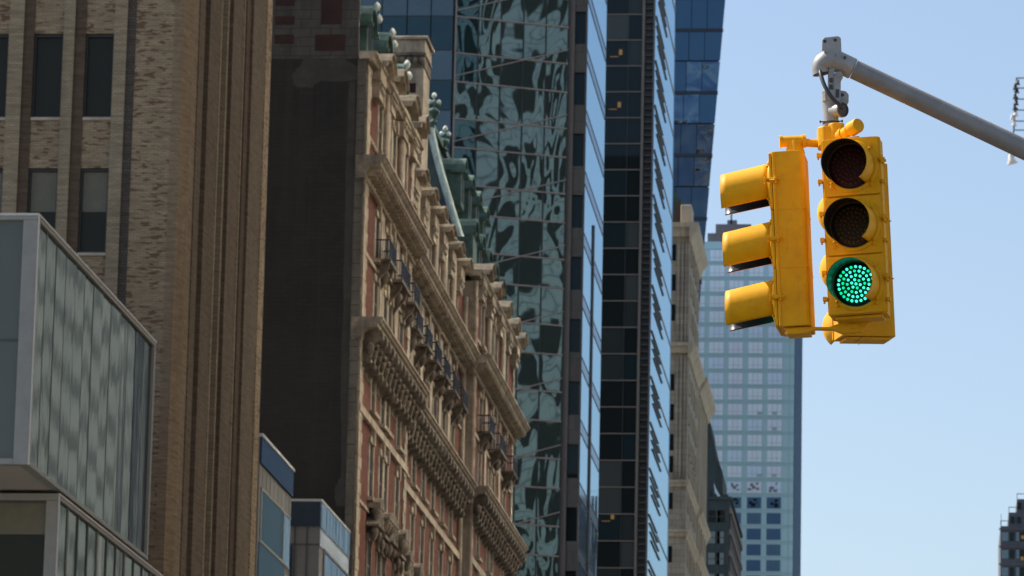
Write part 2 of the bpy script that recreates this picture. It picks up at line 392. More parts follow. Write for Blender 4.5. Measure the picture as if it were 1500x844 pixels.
# ------------------------------------------------------------------ GLASS CORNER BUILDING
def glass_corner():
    t = thing('glass_corner_building', 'grey glass corner building with pale metal frame and overhanging upper box, far left', 'building', (-25, 120, 0))
    def P(mb, name, mats, par=t, **k):
        o = mb.build(name, mats, par, **k); o.matrix_parent_inverse = Matrix.Translation((25, -120, 0)); return o
    X, Y0, Y1, Z0, Z1 = -25, 120.26, 139.75, 20.82, 27.96
    XL = -48
    # upper box frame
    f = MB()
    f.box(XL, X, Y0, Y0+.35, Z1-.17, Z1)           # top front
    f.box(X-.42, X, Y0, Y0+.35, Z0, Z1-.17)        # corner post
    f.box(XL, X-.42, Y0, Y0+.35, Z0, Z0+.17)
    f.box(X-.3, X, Y0+.35, Y1, Z1-.17, Z1)         # top side
    f.box(X-.3, X, Y0+.35, Y1, Z0, Z0+.13)
    f.box(X-.3, X, Y1-.22, Y1, Z0+.13, Z1-.17)
    P(f, 'metal_frame', M['white_metal'], bevel=.02)
    # bright edge trims
    f = MB(); f.box(X+.002, X+.03, Y0-.01, Y0+.09, Z0, Z1); f.box(X+.002, X+.03, Y0+.09, Y1, Z1-.05, Z1+.01); f.box(XL, X+.03, Y0-.03, Y0-.002, Z1-.05, Z1+.012)
    P(f, 'edge_trim', M['trim'])
    zj = onY(20, 497, Y0)[2]
    f = MB(); f.box(XL, X-.42, Y0+.14, Y0+.3, Z0+.17, zj-.03); P(f, 'back_painted_panel', M['screen'])
    f = MB(); f.box(XL, X-.42, Y0+.14, Y0+.3, zj+.03, Z1-.17); P(f, 'back_painted_panel', M['screen'])
    f = MB(); f.box(XL, X-.42, Y0+.12, Y0+.3, zj-.03, zj+.03); P(f, 'joint', M['dark_band'])
    # ribbed glass on the street side: tall panes, each very slightly out of plane
    n = 13; y0 = Y0+.35; dy = (Y1-.22-y0)/n
    for i in range(n):
        a = random.uniform(-.012, .012); b = random.uniform(-.012, .012)
        g = MB(); ya, yb = y0+i*dy+.012, y0+(i+1)*dy-.012
        g.prism([(X-.09+a, ya, Z0+.13), (X-.09+b, yb, Z0+.13), (X-.16, yb, Z0+.13), (X-.16, ya, Z0+.13)], (0, 0, Z1-Z0-.30))
        P(g, 'glass_pane', M['rib_glass'])
        g = MB(); g.box(X-.16, X-.085, yb+.015, yb+.045, Z0+.13, Z1-.17)
        P(g, 'mullion', M['screen'] if i % 3 else M['white_metal'])
    f = MB(); f.box(XL, X-.3, Y0+.35, Y1, Z1-.3, Z1-.1); f.box(XL, X-.5, Y1-.3, Y1-.01, Z0+.1, Z1-.2); P(f, 'roof', M['soffit'])
    f = MB(); f.box(XL, X-.3, Y0+.35, Y1-.3, Z0+.01, Z0+.12); P(f, 'soffit', M['soffit'])
    # lower volume
    LY, LY1, LZ = 124.9, 142.6, Z0-.10
    XX = X-.02
    f = MB()
    f.box(XL, XX, LY, LY+.3, LZ-.2, LZ); f.box(XX-.36, XX, LY, LY+.3, 0.2, LZ-.2)
    f.box(XX-.3, XX, LY+.3, LY1, LZ-.16, LZ); f.box(XX-.3, XX, LY1-.2, LY1, 0.2, LZ-.16)
    P(f, 'lower_frame', M['white_metal'], bevel=.02)
    f = MB(); f.box(XX+.002, XX+.03, LY-.02, LY+.08, .2, LZ); f.box(XX+.002, XX+.03, LY+.08, LY1, LZ-.05, LZ+.004); P(f, 'lower_edge_trim', M['trim'])
    zb = onY(30, 782, LY)[2]
    f = MB(); f.box(XL, XX-.36, LY+.12, LY+.25, zb, LZ-.2); P(f, 'window_blind', M['blind'])
    f = MB(); f.box(XL, XX-.36, LY+.12, LY+.25, .2, zb-.01); P(f, 'window_pane', M['win_dark'])
    f = MB(); f.box(XL, XX-.36, LY+.08, LY+.118, LZ-.27, LZ-.2); P(f, 'window_head', M['dark_band'])
    n = 11; y0 = LY+.3; dy = (LY1-.2-y0)/n
    for i in range(n):
        a = random.uniform(-.012, .012)
        g = MB(); ya, yb = y0+i*dy+.03, y0+(i+1)*dy-.03
        g.prism([(XX-.09+a, ya, .2), (XX-.09, yb, .2), (XX-.16, yb, .2), (XX-.16, ya, .2)], (0, 0, LZ-.36))
        P(g, 'glass_pane', M['rib_glass'])
        g = MB(); g.box(XX-.16, XX-.05, yb, yb+.06, .2, LZ-.16); P(g, 'mullion', M['white_metal'] if i % 3 == 0 else M['screen'])
    f = MB(); f.box(XL, XX-.4, LY+.3, LY1-.01, .2, LZ-.02); P(f, 'inner_wall', M['dark_band'])
glass_corner()

# ------------------------------------------------------------------ BROWN BRICK TOWER
def brown_tower():
    Y = 144.0
    t = thing('brick_office_tower', 'tall brown mottled brick tower with buff piers behind the grey glass box', 'building', (-25, 144, 0))
    def P(mb, name, mats, par=t, **k):
        o = mb.build(name, mats, par, **k)
        o.matrix_parent_inverse = Matrix.Translation((25, -144, 0)); return o
    top = 64
    xs = [-60, -31.21, -30.71, -30.36, -29.33, -28.95, -28.58, -27.59, -27.15, -26.84]
    # wall body behind everything
    b = MB(); b.box(-60, -26.84, Y+.55, Y+17, 0, top); b.box(-26.84, -25.55, Y+.02, Y+17, 0, top); P(b, 'wall', M['brown'])
    # pale piers, slate pilaster, dark pilasters
    for (x0, x1, m, pr) in [(-31.21,-30.71,'pier',.02), (-28.95,-29.33,'pier',.02), (-27.59,-27.15,'pier',.02), (-33.0,-33.5,'pier',.02), (-35.2,-34.8,'pier',.02)]:
        a, c = min(x0,x1), max(x0,x1); g = MB(); g.box(a, c, Y-pr, Y+.55, 0, top); P(g, 'buff_pier', M[m])
    for (a, c) in [(-30.71,-30.36), (-28.95,-28.58), (-33.0,-32.6)]:
        g = MB(); g.box(a, c, Y+.06, Y+.55, 0, top); P(g, 'dark_brick_strip', M['brown_dark'])
    g = MB(); g.box(-27.15, -26.84, Y+.03, Y+.55, 0, top); P(g, 'slate_pilaster', M['slate'])
    # window bays
    floors = [39.43+4.68*k for k in range(-8, 5)]
    for (a, c) in [(-30.36,-29.33), (-28.58,-27.59), (-32.6,-31.21), (-34.8,-33.5)]:
        zprev = 0
        for zt in floors:
            zb = zt-2.93
            P(MB().box(a, c, Y+.10, Y+.55, zprev, zb-.10), 'spandrel_brickwork', M['brown']); zprev = zt
        P(MB().box(a, c, Y+.10, Y+.55, zprev, top), 'spandrel_brickwork', M['brown'])
        for zt in floors:
            if zt > 52: continue
            zb = zt-2.93
            w_ = MB(); e = .07
            w_.box(a+.003, a+e, Y+.2, Y+.4, zb, zt-.003); w_.box(c-e, c-.003, Y+.2, Y+.4, zb, zt-.003)
            w_.box(a+e, c-e, Y+.2, Y+.4, zt-e-.03, zt-.003); w_.box(a+e, c-e, Y+.2, Y+.4, zb, zb+e)
            wo = P(w_, 'window', M['frame_dark'])
            g = MB(); g.box(a+e, c-e, Y+.3, Y+.38, zb+e, zt-e-.03); go = P(g, 'pane', M['win_dark'])
            if abs(zt-34.75) < .2:
                g = MB(); g.box(a+e+.01, c-e-.01, Y+.285, Y+.298, zb+1.45, zt-e-.04); P(g, 'roller_blind', M['blind'])
            s = MB(); s.box(a+.01, c-.01, Y+.04, Y+.32, zb-.10, zb-.003); P(s, 'sill', M['sill'])
    # plain mottled end wall with the lighter rubbed corner, then the fluted street side
    def xat(px): return onX(px, 300, -25)[1]
    g = MB(); g.prism([(-25.55, Y+.02, 0), (-25.25, Y+.1, 0), (-25.04, Y+.9, 0), (-25.04, Y+2.0, 0), (-25.6, Y+2.0, 0)], (0,0,top)); P(g, 'worn_corner', M['rubbed'])
    ys = [Y+2.0, Y+3.0, Y+4.3, Y+5.6, Y+7.4, Y+8.4, Y+9.1, Y+10.6, Y+12.4, Y+13.8, Y+14.4, Y+17.8]
    kinds = ['wine','brown','slatey','wine','brown','wine','slatey','brown','wine','brown','wine','brown']
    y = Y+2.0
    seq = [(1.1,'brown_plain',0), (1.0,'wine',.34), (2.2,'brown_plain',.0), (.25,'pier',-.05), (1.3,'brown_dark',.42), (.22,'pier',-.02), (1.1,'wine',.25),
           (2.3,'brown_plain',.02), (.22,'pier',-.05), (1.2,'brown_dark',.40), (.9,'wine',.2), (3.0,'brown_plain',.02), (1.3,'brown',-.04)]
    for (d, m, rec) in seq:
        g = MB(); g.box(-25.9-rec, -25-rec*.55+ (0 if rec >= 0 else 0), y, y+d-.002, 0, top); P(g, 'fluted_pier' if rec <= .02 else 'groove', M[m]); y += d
    c = MB(); c.box(-60, -25.3, Y+.3, Y+17, top, top+1); P(c, 'roof', M['brown_dark'])
brown_tower()

# ------------------------------------------------------------------ LOW BLUE BUILDINGS
def low_blue():
    # first
    t = thing('low_office_building', 'low building with navy glass band beside the brown brick tower, left of its twin', 'building', (-25, 163.6, 0), )
    def P(mb, name, mats, **k):
        o = mb.build(name, mats, t, **k); o.matrix_parent_inverse = Matrix.Translation((25, -163.6, 0)); return o
    Y0, Y1, Z = 162.6, 171.1, 28.79
    P(MB().box(-40, -25, Y0, Y1, 0, Z-.12), 'wall', M['concrete'])
    P(MB().box(-40, -24.9, Y0, Y1+.1, Z-.12, Z), 'coping', M['trim'])
    P(MB().box(-24.998, -24.93, Y0, Y1-.02, Z-1.12, Z-.125), 'navy_glass_band', M['navy'])
    z1 = onX(382, 718, -25)[2]; z0 = onX(382, 793, -25)[2]
    b = MB(); b.box(-25.0, -24.94, Y0+.4, Y1-.35, z1, z1+.09); b.box(-25.0, -24.94, Y0+.4, Y1-.35, z0-.09, z0); b.box(-25.0, -24.94, Y0+.4, Y0+.6, z0, z1); b.box(-25,-24.94,Y1-2.2,Y1-1.95,z0,z1)
    P(b, 'window_frame', M['white_metal'])
    P(MB().box(-24.998, -24.96, Y0+.6, Y1-2.2, z0, z1), 'window', M['midblue'])
    P(MB().box(-24.998, -24.96, Y1-1.95, Y1-.4, z0, z1), 'window', M['blueglass'])
    P(MB().box(-24.998, -24.96, Y0+.3, Y1-1.5, z0-2.3, z0-.12), 'window', M['midblue'])
    # panel joints
    j = MB()
    for k in range(8): j.box(-24.999, -24.99, Y0+.8+k*1.02, Y0+.83+k*1.02, z1+.1, Z-1.13)
    P(j, 'panel_joint', M['dark_band'])
    # second
    t = thing('low_office_building', 'smaller low building with dark navy front band and sky blue side against the hotel wall', 'building', (-25, 184, 0))
    def P(mb, name, mats, **k):
        o = mb.build(name, mats, t, **k); o.matrix_parent_inverse = Matrix.Translation((25, -184, 0)); return o
    Y0, Y1, Z = 179.5, 188.6, 28.86
    P(MB().box(-40, -25, Y0, Y1, 0, Z-.1), 'wall', M['concrete'])
    P(MB().box(-40, -24.93, Y0-.07, Y1+.05, Z-.1, Z), 'coping', M['trim'])
    P(MB().box(-40, -25.0, Y0-.06, Y0-.002, Z-1.13, Z-.105), 'navy_front_band', M['navy'])
    P(MB().box(-24.998, -24.95, Y0, Y1, Z-1.15, Z-.105), 'blue_glass_band', M['blueglass'])
    s = MB(); zz = 26.98
    s.box(-40, -25.0, Y0-.02, Y0-.002, zz-.03, zz+.03)
    for px in (432, 450): x = onY(px, 790, Y0)[0]; s.box(x-.03, x+.03, Y0-.025, Y0-.003, zz-6, Z-1.14)
    P(s, 'panel_joint', M['dark_band'])
    x = onY(428, 820, Y0)[0]; P(MB().box(x-.9, x+.0, Y0-.04, Y0-.002, zz-5, zz-.04), 'window', M['navy'])
    za = onX(474, 800, -25)[2]
    P(MB().box(-24.998, -24.96, Y0+1.3, Y1-.2, za-4, za-.25), 'window', M['blueglass'])
    b = MB(); b.box(-24.999, -24.93, Y0+1.1, Y1, za-.25, za-.15); b.box(-24.999, -24.93, Y0+1.1, Y0+1.3, za-4, za-.25); b.box(-24.999, -24.955, Y0, Y1, Z-1.22, Z-1.15)
    P(b, 'window_frame', M['fin'])
    P(MB().box(-24.997, -24.97, Y0, Y1, za-.15, Z-1.22), 'side_panel', paint('pale_blue_panel', (.30,.37,.44), .25, .05))
low_blue()

# ------------------------------------------------------------------ HISTORIC HOTEL
def hotel():
    t = thing('historic_hotel', 'ornate red brick and limestone hotel with heavy cornices and green copper mansard roof', 'building', (-25, 190, 0))
    INV = Matrix.Translation((25, -190, 0))
    def P(mb, name, mats, par=None, **k):
        o = mb.build(name, mats, par or t, **k)
        if par is None: o.matrix_parent_inverse = INV
        return o
    Ya, Yb, Yc_, Yd = 190.0, 208.3, 238.5, 262.0
    XA, XM = -25.0, -25.6
    # walls
    b = MB(); b.box(-60, XM-.6, Ya+.3, Yd, 0, 50); b.box(XM-.6, XA, Ya+.02, Yb, 0, 50); b.box(XM-.6, XM, Yb, Yc_, 0, 50); b.box(XM-.6, XA, Yc_, Yd, 0, 50)
    P(b, 'brick_wall', M['hbrick'])
    # party wall facing the camera, painted dark, with cement patches
    xq = -25.37
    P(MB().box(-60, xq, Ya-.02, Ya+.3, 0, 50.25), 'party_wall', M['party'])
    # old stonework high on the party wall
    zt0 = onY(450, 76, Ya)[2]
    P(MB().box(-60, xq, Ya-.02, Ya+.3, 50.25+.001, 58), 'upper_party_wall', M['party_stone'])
    g = MB()
    for (x0, y0, x1, y1) in [(403,24,432,37),(402,51,431,65),(404,-8,432,9),(470,-10,502,36),(461,51,506,75)]:
        a = onY(x0, y1, Ya); c = onY(x1, y0, Ya); g = MB(); g.box(a[0], c[0], Ya-.03, Ya-.021, max(a[2], 50.26), c[2])
        P(g, 'old_brick_panel', M['dk_redbrick'])
    # irregular cement patches: outline polygons, slightly proud
    def patch(pts, m='patch'):
        g = MB(); q = []
        for i in range(len(pts)):
            (x0, y0), (x1, y1) = pts[i], pts[(i+1) % len(pts)]
            for k in range(4):
                u = k/4; q.append((x0+(x1-x0)*u+random.uniform(-1.4,1.4), y0+(y1-y0)*u+random.uniform(-1.4,1.4)))
        P3 = [onY(x, y, Ya-.022) for x, y in q]
        g.prism(P3, (0, -.006, 0)); P(g, 'cement_patch', M[m])
    patch([(447,80),(470,88),(498,84),(523,96),(523,118),(470,120),(455,130),(430,126),(428,110),(440,96)])
    patch([(511,120),(522,120),(520,300),(517,500),(515,640),(511,742),(492,742),(489,716),(500,700),(499,600),(503,400),(506,250)])
    # grey stone return beside the party wall
    g = MB(); zz = 0; k = 0
    while zz < 50:
        h = .62; off = .12 if k % 2 else 0
        g.box(xq, XA+.02, Ya-.10, Ya+.04, zz+.012, zz+h); g.box(XA-.02, XA+.06, Ya+.04, Ya+.75+off*3, zz+.012, zz+h-.012); zz += h; k += 1
    P(g, 'corner_quoin', stone('sooty_quoin_stone', (.075,.067,.053), (.15,.135,.105), 1.5), bevel=.02, seg=1)
    # other quoins: paired strips with toothed edge at each bay end
    def quoin(y0, y1, X, side, z0=0, z1=50):
        g = MB(); z = z0; k = 0
        while z < z1:
            o = .28 if k % 2 else 0
            a, c = (y0, y1+o) if side > 0 else (y0-o, y1)
            g.box(X-.02, X+.10, a, c, z+.01, min(z+.55, z1)); z += .56; k += 1
        return P(g, 'corner_quoin', M['hstone'], bevel=.015, seg=1)
    quoin(Ya+.04, Ya+1.0, XA+.02, 1); quoin(Yb-.9, Yb-.003, XA, -1)
    quoin(Yc_+.003, Yc_+.9, XA, 1); quoin(Yd-.9, Yd, XA, -1)
    # fluted pilaster where the end pavilion steps forward (faces the camera)
    g = MB(); g.box(XM, XA, Yc_-.06, Yc_+.0, 0, 50)
    for k in range(4): g.box(XM+.06+k*.14, XM+.13+k*.14, Yc_-.12, Yc_-.06, 20, 49)
    P(g, 'fluted_return', M['hstone'])
    # the pavilion's corner shafts standing before the recessed middle
    g = MB(); g.tube([(XA+.03, Yc_+.05, 20), (XA+.03, Yc_+.05, 50)], .16, 10); g.tube([(XM+.12, Yc_-.5, 20), (XM+.12, Yc_-.5, 49)], .16, 10); P(g, 'corner_shaft', M['hstone'])

    # ---- cornices: profile swept along the stepped facade line
    def sweep(prof, z, name, mat, segs=None, ends=True):
        """prof: (out, dz) polygon closed against the wall"""
        segs = segs or [(Ya-.24, Yb+.4, XA), (Yb+.4, Yc_-.5, XM), (Yc_-.5, Yd+.4, XA)]
        for i, (a, c, X) in enumerate(segs):
            g = MB()
            g.prism([(X+o, a, z+dz) for o, dz in prof], (0, c-a-.002, 0))
            P(g, name, mat)
    up = [(-.3,0),(1.05,0),(1.05,-.10),(.98,-.12),(.92,-.22),(.80,-.30),(.80,-.46),(.28,-.50),(.22,-.62),(.12,-.80),(.1,-1.0),(-.3,-1.0)]
    sweep(up, 45.82, 'upper_cornice', M['hstone'])
    lo = [(-.3,0),(1.08,0),(1.08,-.09),(1.0,-.12),(.97,-.22),(.86,-.26),(.86,-.42),(.4,-.46),(.2,-.60),(.14,-.95),(-.3,-.95)]
    sweep(lo, 38.52, 'lower_cornice', M['hstone'])
    for prof, z in ((up, 45.82), (lo, 38.52)):
        P(MB().prism([(XA+o*1.005, Ya-.27, z+dz) for o, dz in prof], (0, .028, 0)), 'cornice_end', M['hstone_dark'])
    # modillions under the upper cornice
    def row(z, name, fn, mat, step, segs, **k):
        for (a, c, X) in segs:
            y = a+step*.5; g = MB()
            while y < c-.05:
                if k: fn(g, X, y, z)
                else: g = MB(); fn(g, X, y, z); P(g, name, mat)
                y += step
            if k: P(g, name, mat, **k)
    SE = [(Ya+.1, Yb+.3, XA), (Yb+.45, Yc_-.6, XM), (Yc_-.4, Yd+.3, XA)]
    row(45.82, 'modillion', lambda g, X, y, z: (g.box(X+.1, X+.76, y-.11, y+.11, z-.66, z-.5), g.box(X+.1, X+.5, y-.10, y+.10, z-.82, z-.66)), M['hstone'], .75, SE)
    row(45.82, 'dentil_row', lambda g, X, y, z: g.box(X+.05, X+.24, y-.07, y+.07, z-1.16, z-1.0), M['hstone'], .28, SE, kind='stuff')
    # big scroll consoles under the lower cornice
    def console(g, X, y, z):
        hw = .27+random.uniform(-.04,.04)
        pr = [(0,-.45),(.95,-.45),(1.0,-.62),(.92,-.85),(.70,-1.0),(.55,-1.15),(.50,-1.45),(.42,-1.75),(.28,-1.95),(.12,-2.02),(.0,-2.2)]
        g.prism([(X+o, y-hw, z+dz) for o, dz in pr], (0, 2*hw, 0))
        g.tube([(X+.80, y-.33, z-.74), (X+.80, y+.33, z-.74)], .22, 12); g.tube([(X+.34, y-.31, z-1.78), (X+.34, y+.31, z-1.78)], .18, 10)
        g.lathe([(.001,.16),(.09,.12),(.13,0),(.07,-.12),(.001,-.16)], (X+.62, y+.72, z-1.05), (0,0,1), 8); g.lathe([(.001,.3),(.16,.2),(.22,0),(.12,-.25),(.001,-.4)], (X+.45, y-.36, z-1.25), (0,0,1), 8)
        g.lathe([(.001,.12),(.07,.08),(.10,0),(.05,-.08),(.001,-.12)], (X+.30, y+.74, z-1.5), (0,0,1), 8)
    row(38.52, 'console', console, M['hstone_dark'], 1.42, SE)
    # architrave line behind consoles, sill courses
    for (z0, z1, pr) in [(34.42, 34.78, .16), (41.55, 41.75, .10), (30.55, 30.7, .08), (46.9, 47.05, .1)]:
        for (a, c, X) in [(Ya+.1, Yb, XA), (Yb, Yc_-.1, XM), (Yc_, Yd, XA)]:
            P(MB().box(X-.02, X+pr, a, c-.003, z0, z1), 'string_course', M['hstone'])
    P(MB().box(XA-.01, XA+.03, Ya+1.1, Yb-1.0, 36.3, 36.9), 'stone_panel', M['hstone_dark'])
    # ---- windows
    cols = [(195.2, XA, 1.0), (198.75, XA, .9), (200.6, XA, .9), (205.0, XA, 1.0)] + \
           [(212.2+4.35*k, XM, 1.05) for k in range(6)] + [(242.6, XA, 1.0), (248.4, XA, .9), (250.6, XA, .9), (257.0, XA, 1.0)]
    def window(X, y, w, z0, z1, hood=0, mats=None, wide=.28, arch=False):
        g = MB(); e = wide
        g.box(X-.01, X+.045, y-w/2-e, y-w/2, z0-.05, z1+.02); g.box(X-.01, X+.085, y+w/2, y+w/2+e, z0-.05, z1+.02)
        g.box(X-.01, X+.12, y-w/2-e-.05, y+w/2+e+.05, z1+.02, z1+.32)
        g.box(X-.01, X+.28, y-w/2-e-.1, y+w/2+e+.1, z0-.22, z0-.05)
        # keystone and hood
        g.prism([(X, y-.14, z1-.02), (X, y+.14, z1-.02), (X, y+.22, z1+.62), (X, y-.22, z1+.62)], (.22, 0, 0))
        if hood == 1:
            g.box(X-.01, X+.45, y-w/2-e-.16, y+w/2+e+.16, z1+.62, z1+.76)
            for s in (-1, 1): g.lathe([(.001,.3),(.10,.2),(.13,0),(.06,-.25),(.001,-.34)], (X+.28, y+s*(w/2+e*.6), z1+.3), (0,0,1), 8)
        if hood == 2:
            g.prism([(X, y-w/2-e-.2, z1+.62), (X, y+w/2+e+.2, z1+.62), (X, y+w/2+e+.2, z1+.72), (X, y+.25, z1+1.15), (X, y-.25, z1+1.15), (X, y-w/2-e-.2, z1+.72)], (.6, 0, 0))
            g.lathe([(.001,.35),(.2,.25),(.27,0),(.18,-.25),(.001,-.4)], (X+.45, y, z1+.9), (0,0,1), 8)
            for s in (-1, 1): g.lathe([(.001,.35),(.16,.2),(.2,0),(.09,-.3),(.001,-.45)], (X+.35, y+s*(w/2+e*.5), z1+.35), (0,0,1), 8)
        o = P(g, 'window', mats or M['hstone'], bevel=.012, seg=1)
        gg = MB(); gg.box(X+.005, X+.03, y-w/2, y+w/2, z0-.05, z1+.02)
        p = P(gg, 'pane', M['hglass'], o); 
        fr = MB(); fr.box(X+.03, X+.04, y-w/2, y-w/2+.07, z0, z1); fr.box(X+.03, X+.04, y+w/2-.07, y+w/2, z0, z1); fr.box(X+.03, X+.04, y-w/2+.07, y+w/2-.07, (z0+z1)/2-.04, (z0+z1)/2+.04)
        P(fr, 'sash', M['hstone_dark'], o)
        return o
    for ci, (y, X, w_) in enumerate(cols):
        window(X, y, w_, 42.15, 44.05, 0)
        window(X, y, w_, 39.2, 41.1, 0)
        window(X, y, w_, 35.2, 36.95, 1)
        window(X, y, w_, 31.3, 33.7, 0)
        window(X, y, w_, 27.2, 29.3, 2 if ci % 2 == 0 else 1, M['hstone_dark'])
        window(X, y, w_, 47.1, 49.3, 0)
    # child windows were parented without inverse: they share the building's frame
    # stone piers between windows of the upper storeys
    ys = sorted(c[0] for c in cols)
    for i in range(len(ys)-1):
        a, c = ys[i], ys[i+1]
        if c-a < 2.6: continue
        m = (a+c)/2; X = XM if Yb < m < Yc_ else XA
        if abs(m-Yb) < 1.5 or abs(m-Yc_) < 1.6: continue
        P(MB().box(X-.01, X+.09, m-.62, m+.62, 38.6, 44.7), 'stone_pier', M['hstone'])
        P(MB().cbox(X-.01, X+.26, m-.5, m+.5, 45.9, 50.3, .08), 'attic_pier', M['hstone'])
    # balconies with blue-black railings
    def balcony(X, y, w_):
        g = MB(); g.box(X, X+.75, y-w_/2, y+w_/2, 42.0, 42.12)
        for s in (-.6, .6):
            g.prism([(X, y+s*w_/2-.12, 42.0), (X+.65, y+s*w_/2-.12, 42.0), (X+.6, y+s*w_/2-.12, 41.75), (X+.25, y+s*w_/2-.12, 41.35), (X, y+s*w_/2-.12, 40.95)], (0, .24, 0))
        g.lathe([(.001,.3),(.2,.2),(.28,0),(.12,-.3),(.001,-.42)], (X+.3, y, 41.6), (0,0,1), 8)
        o = P(g, 'balcony', M['hstone_dark'])
        r = MB()
        r.box(X+.66, X+.72, y-w_/2+.02, y+w_/2-.02, 42.98, 43.04); r.box(X+.66, X+.72, y-w_/2+.02, y+w_/2-.02, 42.2, 42.24)
        for s in (-1, 1): yy = y+s*(w_/2-.04); r.box(X, X+.66, yy-.02, yy+.02, 42.98, 43.04); 
        n = int(w_/.13)
        for k in range(n+1):
            yy = y-w_/2+.04+k*(w_-.08)/n; r.box(X+.68, X+.71, yy-.016, yy+.016, 42.12, 42.98)
        for k in range(1, 6):
            for s in (-1, 1): yy = y+s*(w_/2-.04); r.box(X+k*.12, X+k*.12+.02, yy-.012, yy+.012, 42.12, 42.98)
        # solid lower panel of the railing
        r.box(X+.685, X+.70, y-w_/2+.05, y+w_/2-.05, 42.26, 42.9)
        P(r, 'railing', M['rail'], o)
    for (y, X, w_) in [(195.9, XA, 2.6), (201.0, XA, 3.6), (205.6, XA, 2.2)]+[(c[0], XM, 2.5) for c in cols[4:10]]+[(242.8, XA, 2.6), (249.5, XA, 4.0), (256.9, XA, 2.6)]:
        balcony(X, y, w_)
    # carved panels below the windows of the brick floor
    for (y, X) in [(199.7, XA), (195.2, XA), (205.0, XA)]+[(c[0], XM) for c in cols[4:10]]+[(249.5, XA)]:
        g = MB(); wd = 1.9 if abs(y-199.7) < .1 else .8
        g.prism([(X, y-wd, 30.75), (X, y+wd, 30.75), (X, y+wd*.9, 31.0), (X, y+.2, 31.28), (X, y-.2, 31.28), (X, y-wd*.9, 31.0)], (.62, 0, 0))
        for k in range(5):
            yy = y-wd+.2+k*(2*wd-.4)/4; g.lathe([(.001,.34),(.17,.2),(.24,0),(.12,-.3),(.001,-.5)], (X+.4, yy, 30.6), (0,0,1), 8)
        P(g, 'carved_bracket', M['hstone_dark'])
    # ---- attic: rolling coping with curved caps
    sweep([(-.3,0),(.5,0),(.5,-.1),(.36,-.18),(.3,-.32),(-.3,-.32)], 50.55, 'attic_coping', M['hstone'])
    def cap(X, y, wd, z, hh=.55):
        g = MB(); n = 8; pts = []
        for k in range(n+1):
            u = -1+2*k/n; pts.append((y+u*wd, z+hh*math.cos(u*math.pi/2)**.8 if abs(u) < 1 else z))
        pr = [(X-.3, a, b) for a, b in pts]; low = [(X-.3, a, b-.22) for a, b in reversed(pts)]
        g.prism(pr+low, (1.05, 0, 0)); g.prism([(X-.3, a, b+.06) for a, b in pts]+[(X-.3, a, b+.003) for a, b in reversed(pts)], (1.2, 0, 0))
        g.box(X-.25, X+.42, y-wd*.8, y+wd*.8, z-.75, z-.15); g.box(X-.2, X+.34, y-wd*.6, y+wd*.6, z-1.5, z-.75); g.tube([(X+.3, y-wd*.55, z-1.0), (X+.3, y+wd*.55, z-1.0)], .16, 10)
        P(g, 'attic_cap', M['hstone'])
    for (y, wd) in [(193.0,1.3), (197.6,1.3), (202.6,1.5), (206.6,1.2)]: cap(XA, y, wd, 50.55+(.45 if y > 195 else 0), .6)
    for k in range(6): cap(XM, 212.2+4.35*k, 1.15, 49.9, .35)
    for y in (240.2, 245.3, 250.8, 256.0, 260.6): cap(XA, y, 1.2, 50.7, .55)
    # ---- roofs
    def mansard(y0, y1, X, zb, zt, inset, name='mansard_roof', hip0=True, hip1=True, m='copper_dark', ex=1.6, yk=1.0):
        g = MB(); n = 7; secs = []
        for k in range(n+1):
            u = k/n; off = inset*(1-(1-u)**ex); z = zb+(zt-zb)*u
            a = y0+(off*yk if hip0 else 0); c = y1-(off*yk if hip1 else 0)
            secs.append([(X-off, a, z), (X-off, c, z), (-50+off, c, z), (-50+off, a, z)])
        vs = [p for s_ in secs for p in s_]; fs = [(i*4+j, i*4+(j+1)%4, (i+1)*4+(j+1)%4, (i+1)*4+j) for i in range(n) for j in range(4)]
        fs.append([n*4, n*4+1, n*4+2, n*4+3]); g.add(vs, fs)
        return P(g, name, M[m]), secs
    mansard(Ya+.4, Yb, XA-.5, 50.5, 58, 2.6, hip0=False)
    mansard(Yb+.01, Yc_, XM-.7, 49.5, 55.2, 2.4, hip0=False, hip1=False, m='slate_roof')
    o, secs = mansard(Yc_+.7, Yd, XA-.3, 50.6, 59.0, 2.6, ex=1.15, yk=.35)
    # hip roll, its highlight painted in as pale copper, + finial
    g = MB(); g.tube([Vector(s_[0])+Vector((.05,-.05,0)) for s_ in secs], .22, 10); P(g, 'hip_roll', M['copper_lit'])
    g = MB(); g.tube([Vector(s_[1])+Vector((.05,.05,0)) for s_ in secs], .22, 10); P(g, 'hip_roll', M['copper_lit'])
    g = MB(); 
    for k in (0, 1): p = secs[-1][k]; 
    g.box(secs[-1][0][0]-6, secs[-1][0][0]+.25, secs[-1][0][1]-.2, secs[-1][1][1]+.2, 59.0, 59.35); P(g, 'roof_cresting', M['copper'])
    def finial(x, y, z, s=1., m='copper'):
        g = MB(); g.lathe([(.30,0),(.34,.15),(.14,.3),(.16,.45),(.42,.8),(.46,1.0),(.22,1.2),(.10,1.3),(.22,1.5),(.24,1.62),(.10,1.8),(.04,2.0),(.001,2.2)], (0,0,0), (0,0,1), 12)
        g.lathe([(.001,0),(.16,.05),(.2,.18),(.14,.32),(.001,.38)], (.34,0,1.2), (0,0,1), 8); g.lathe([(.001,0),(.16,.05),(.2,.18),(.14,.32),(.001,.38)], (-.34,0,1.2), (0,0,1), 8)
        g.v = [(a*s+x, b*s+y, c*s+z) for a, b, c in g.v]
        o = P(g, 'finial', M[m])
        q = MB()
        for (dx, dz) in ((0,2.15), (.34,1.62), (-.34,1.62)): q.lathe([(.001,-.14),(.12,-.08),(.15,.03),(.09,.14),(.001,.2)], (x+dx*s, y, z+dz*s), (0,0,1), 8)
        P(q, 'finial_tip', M['whitish'], o)
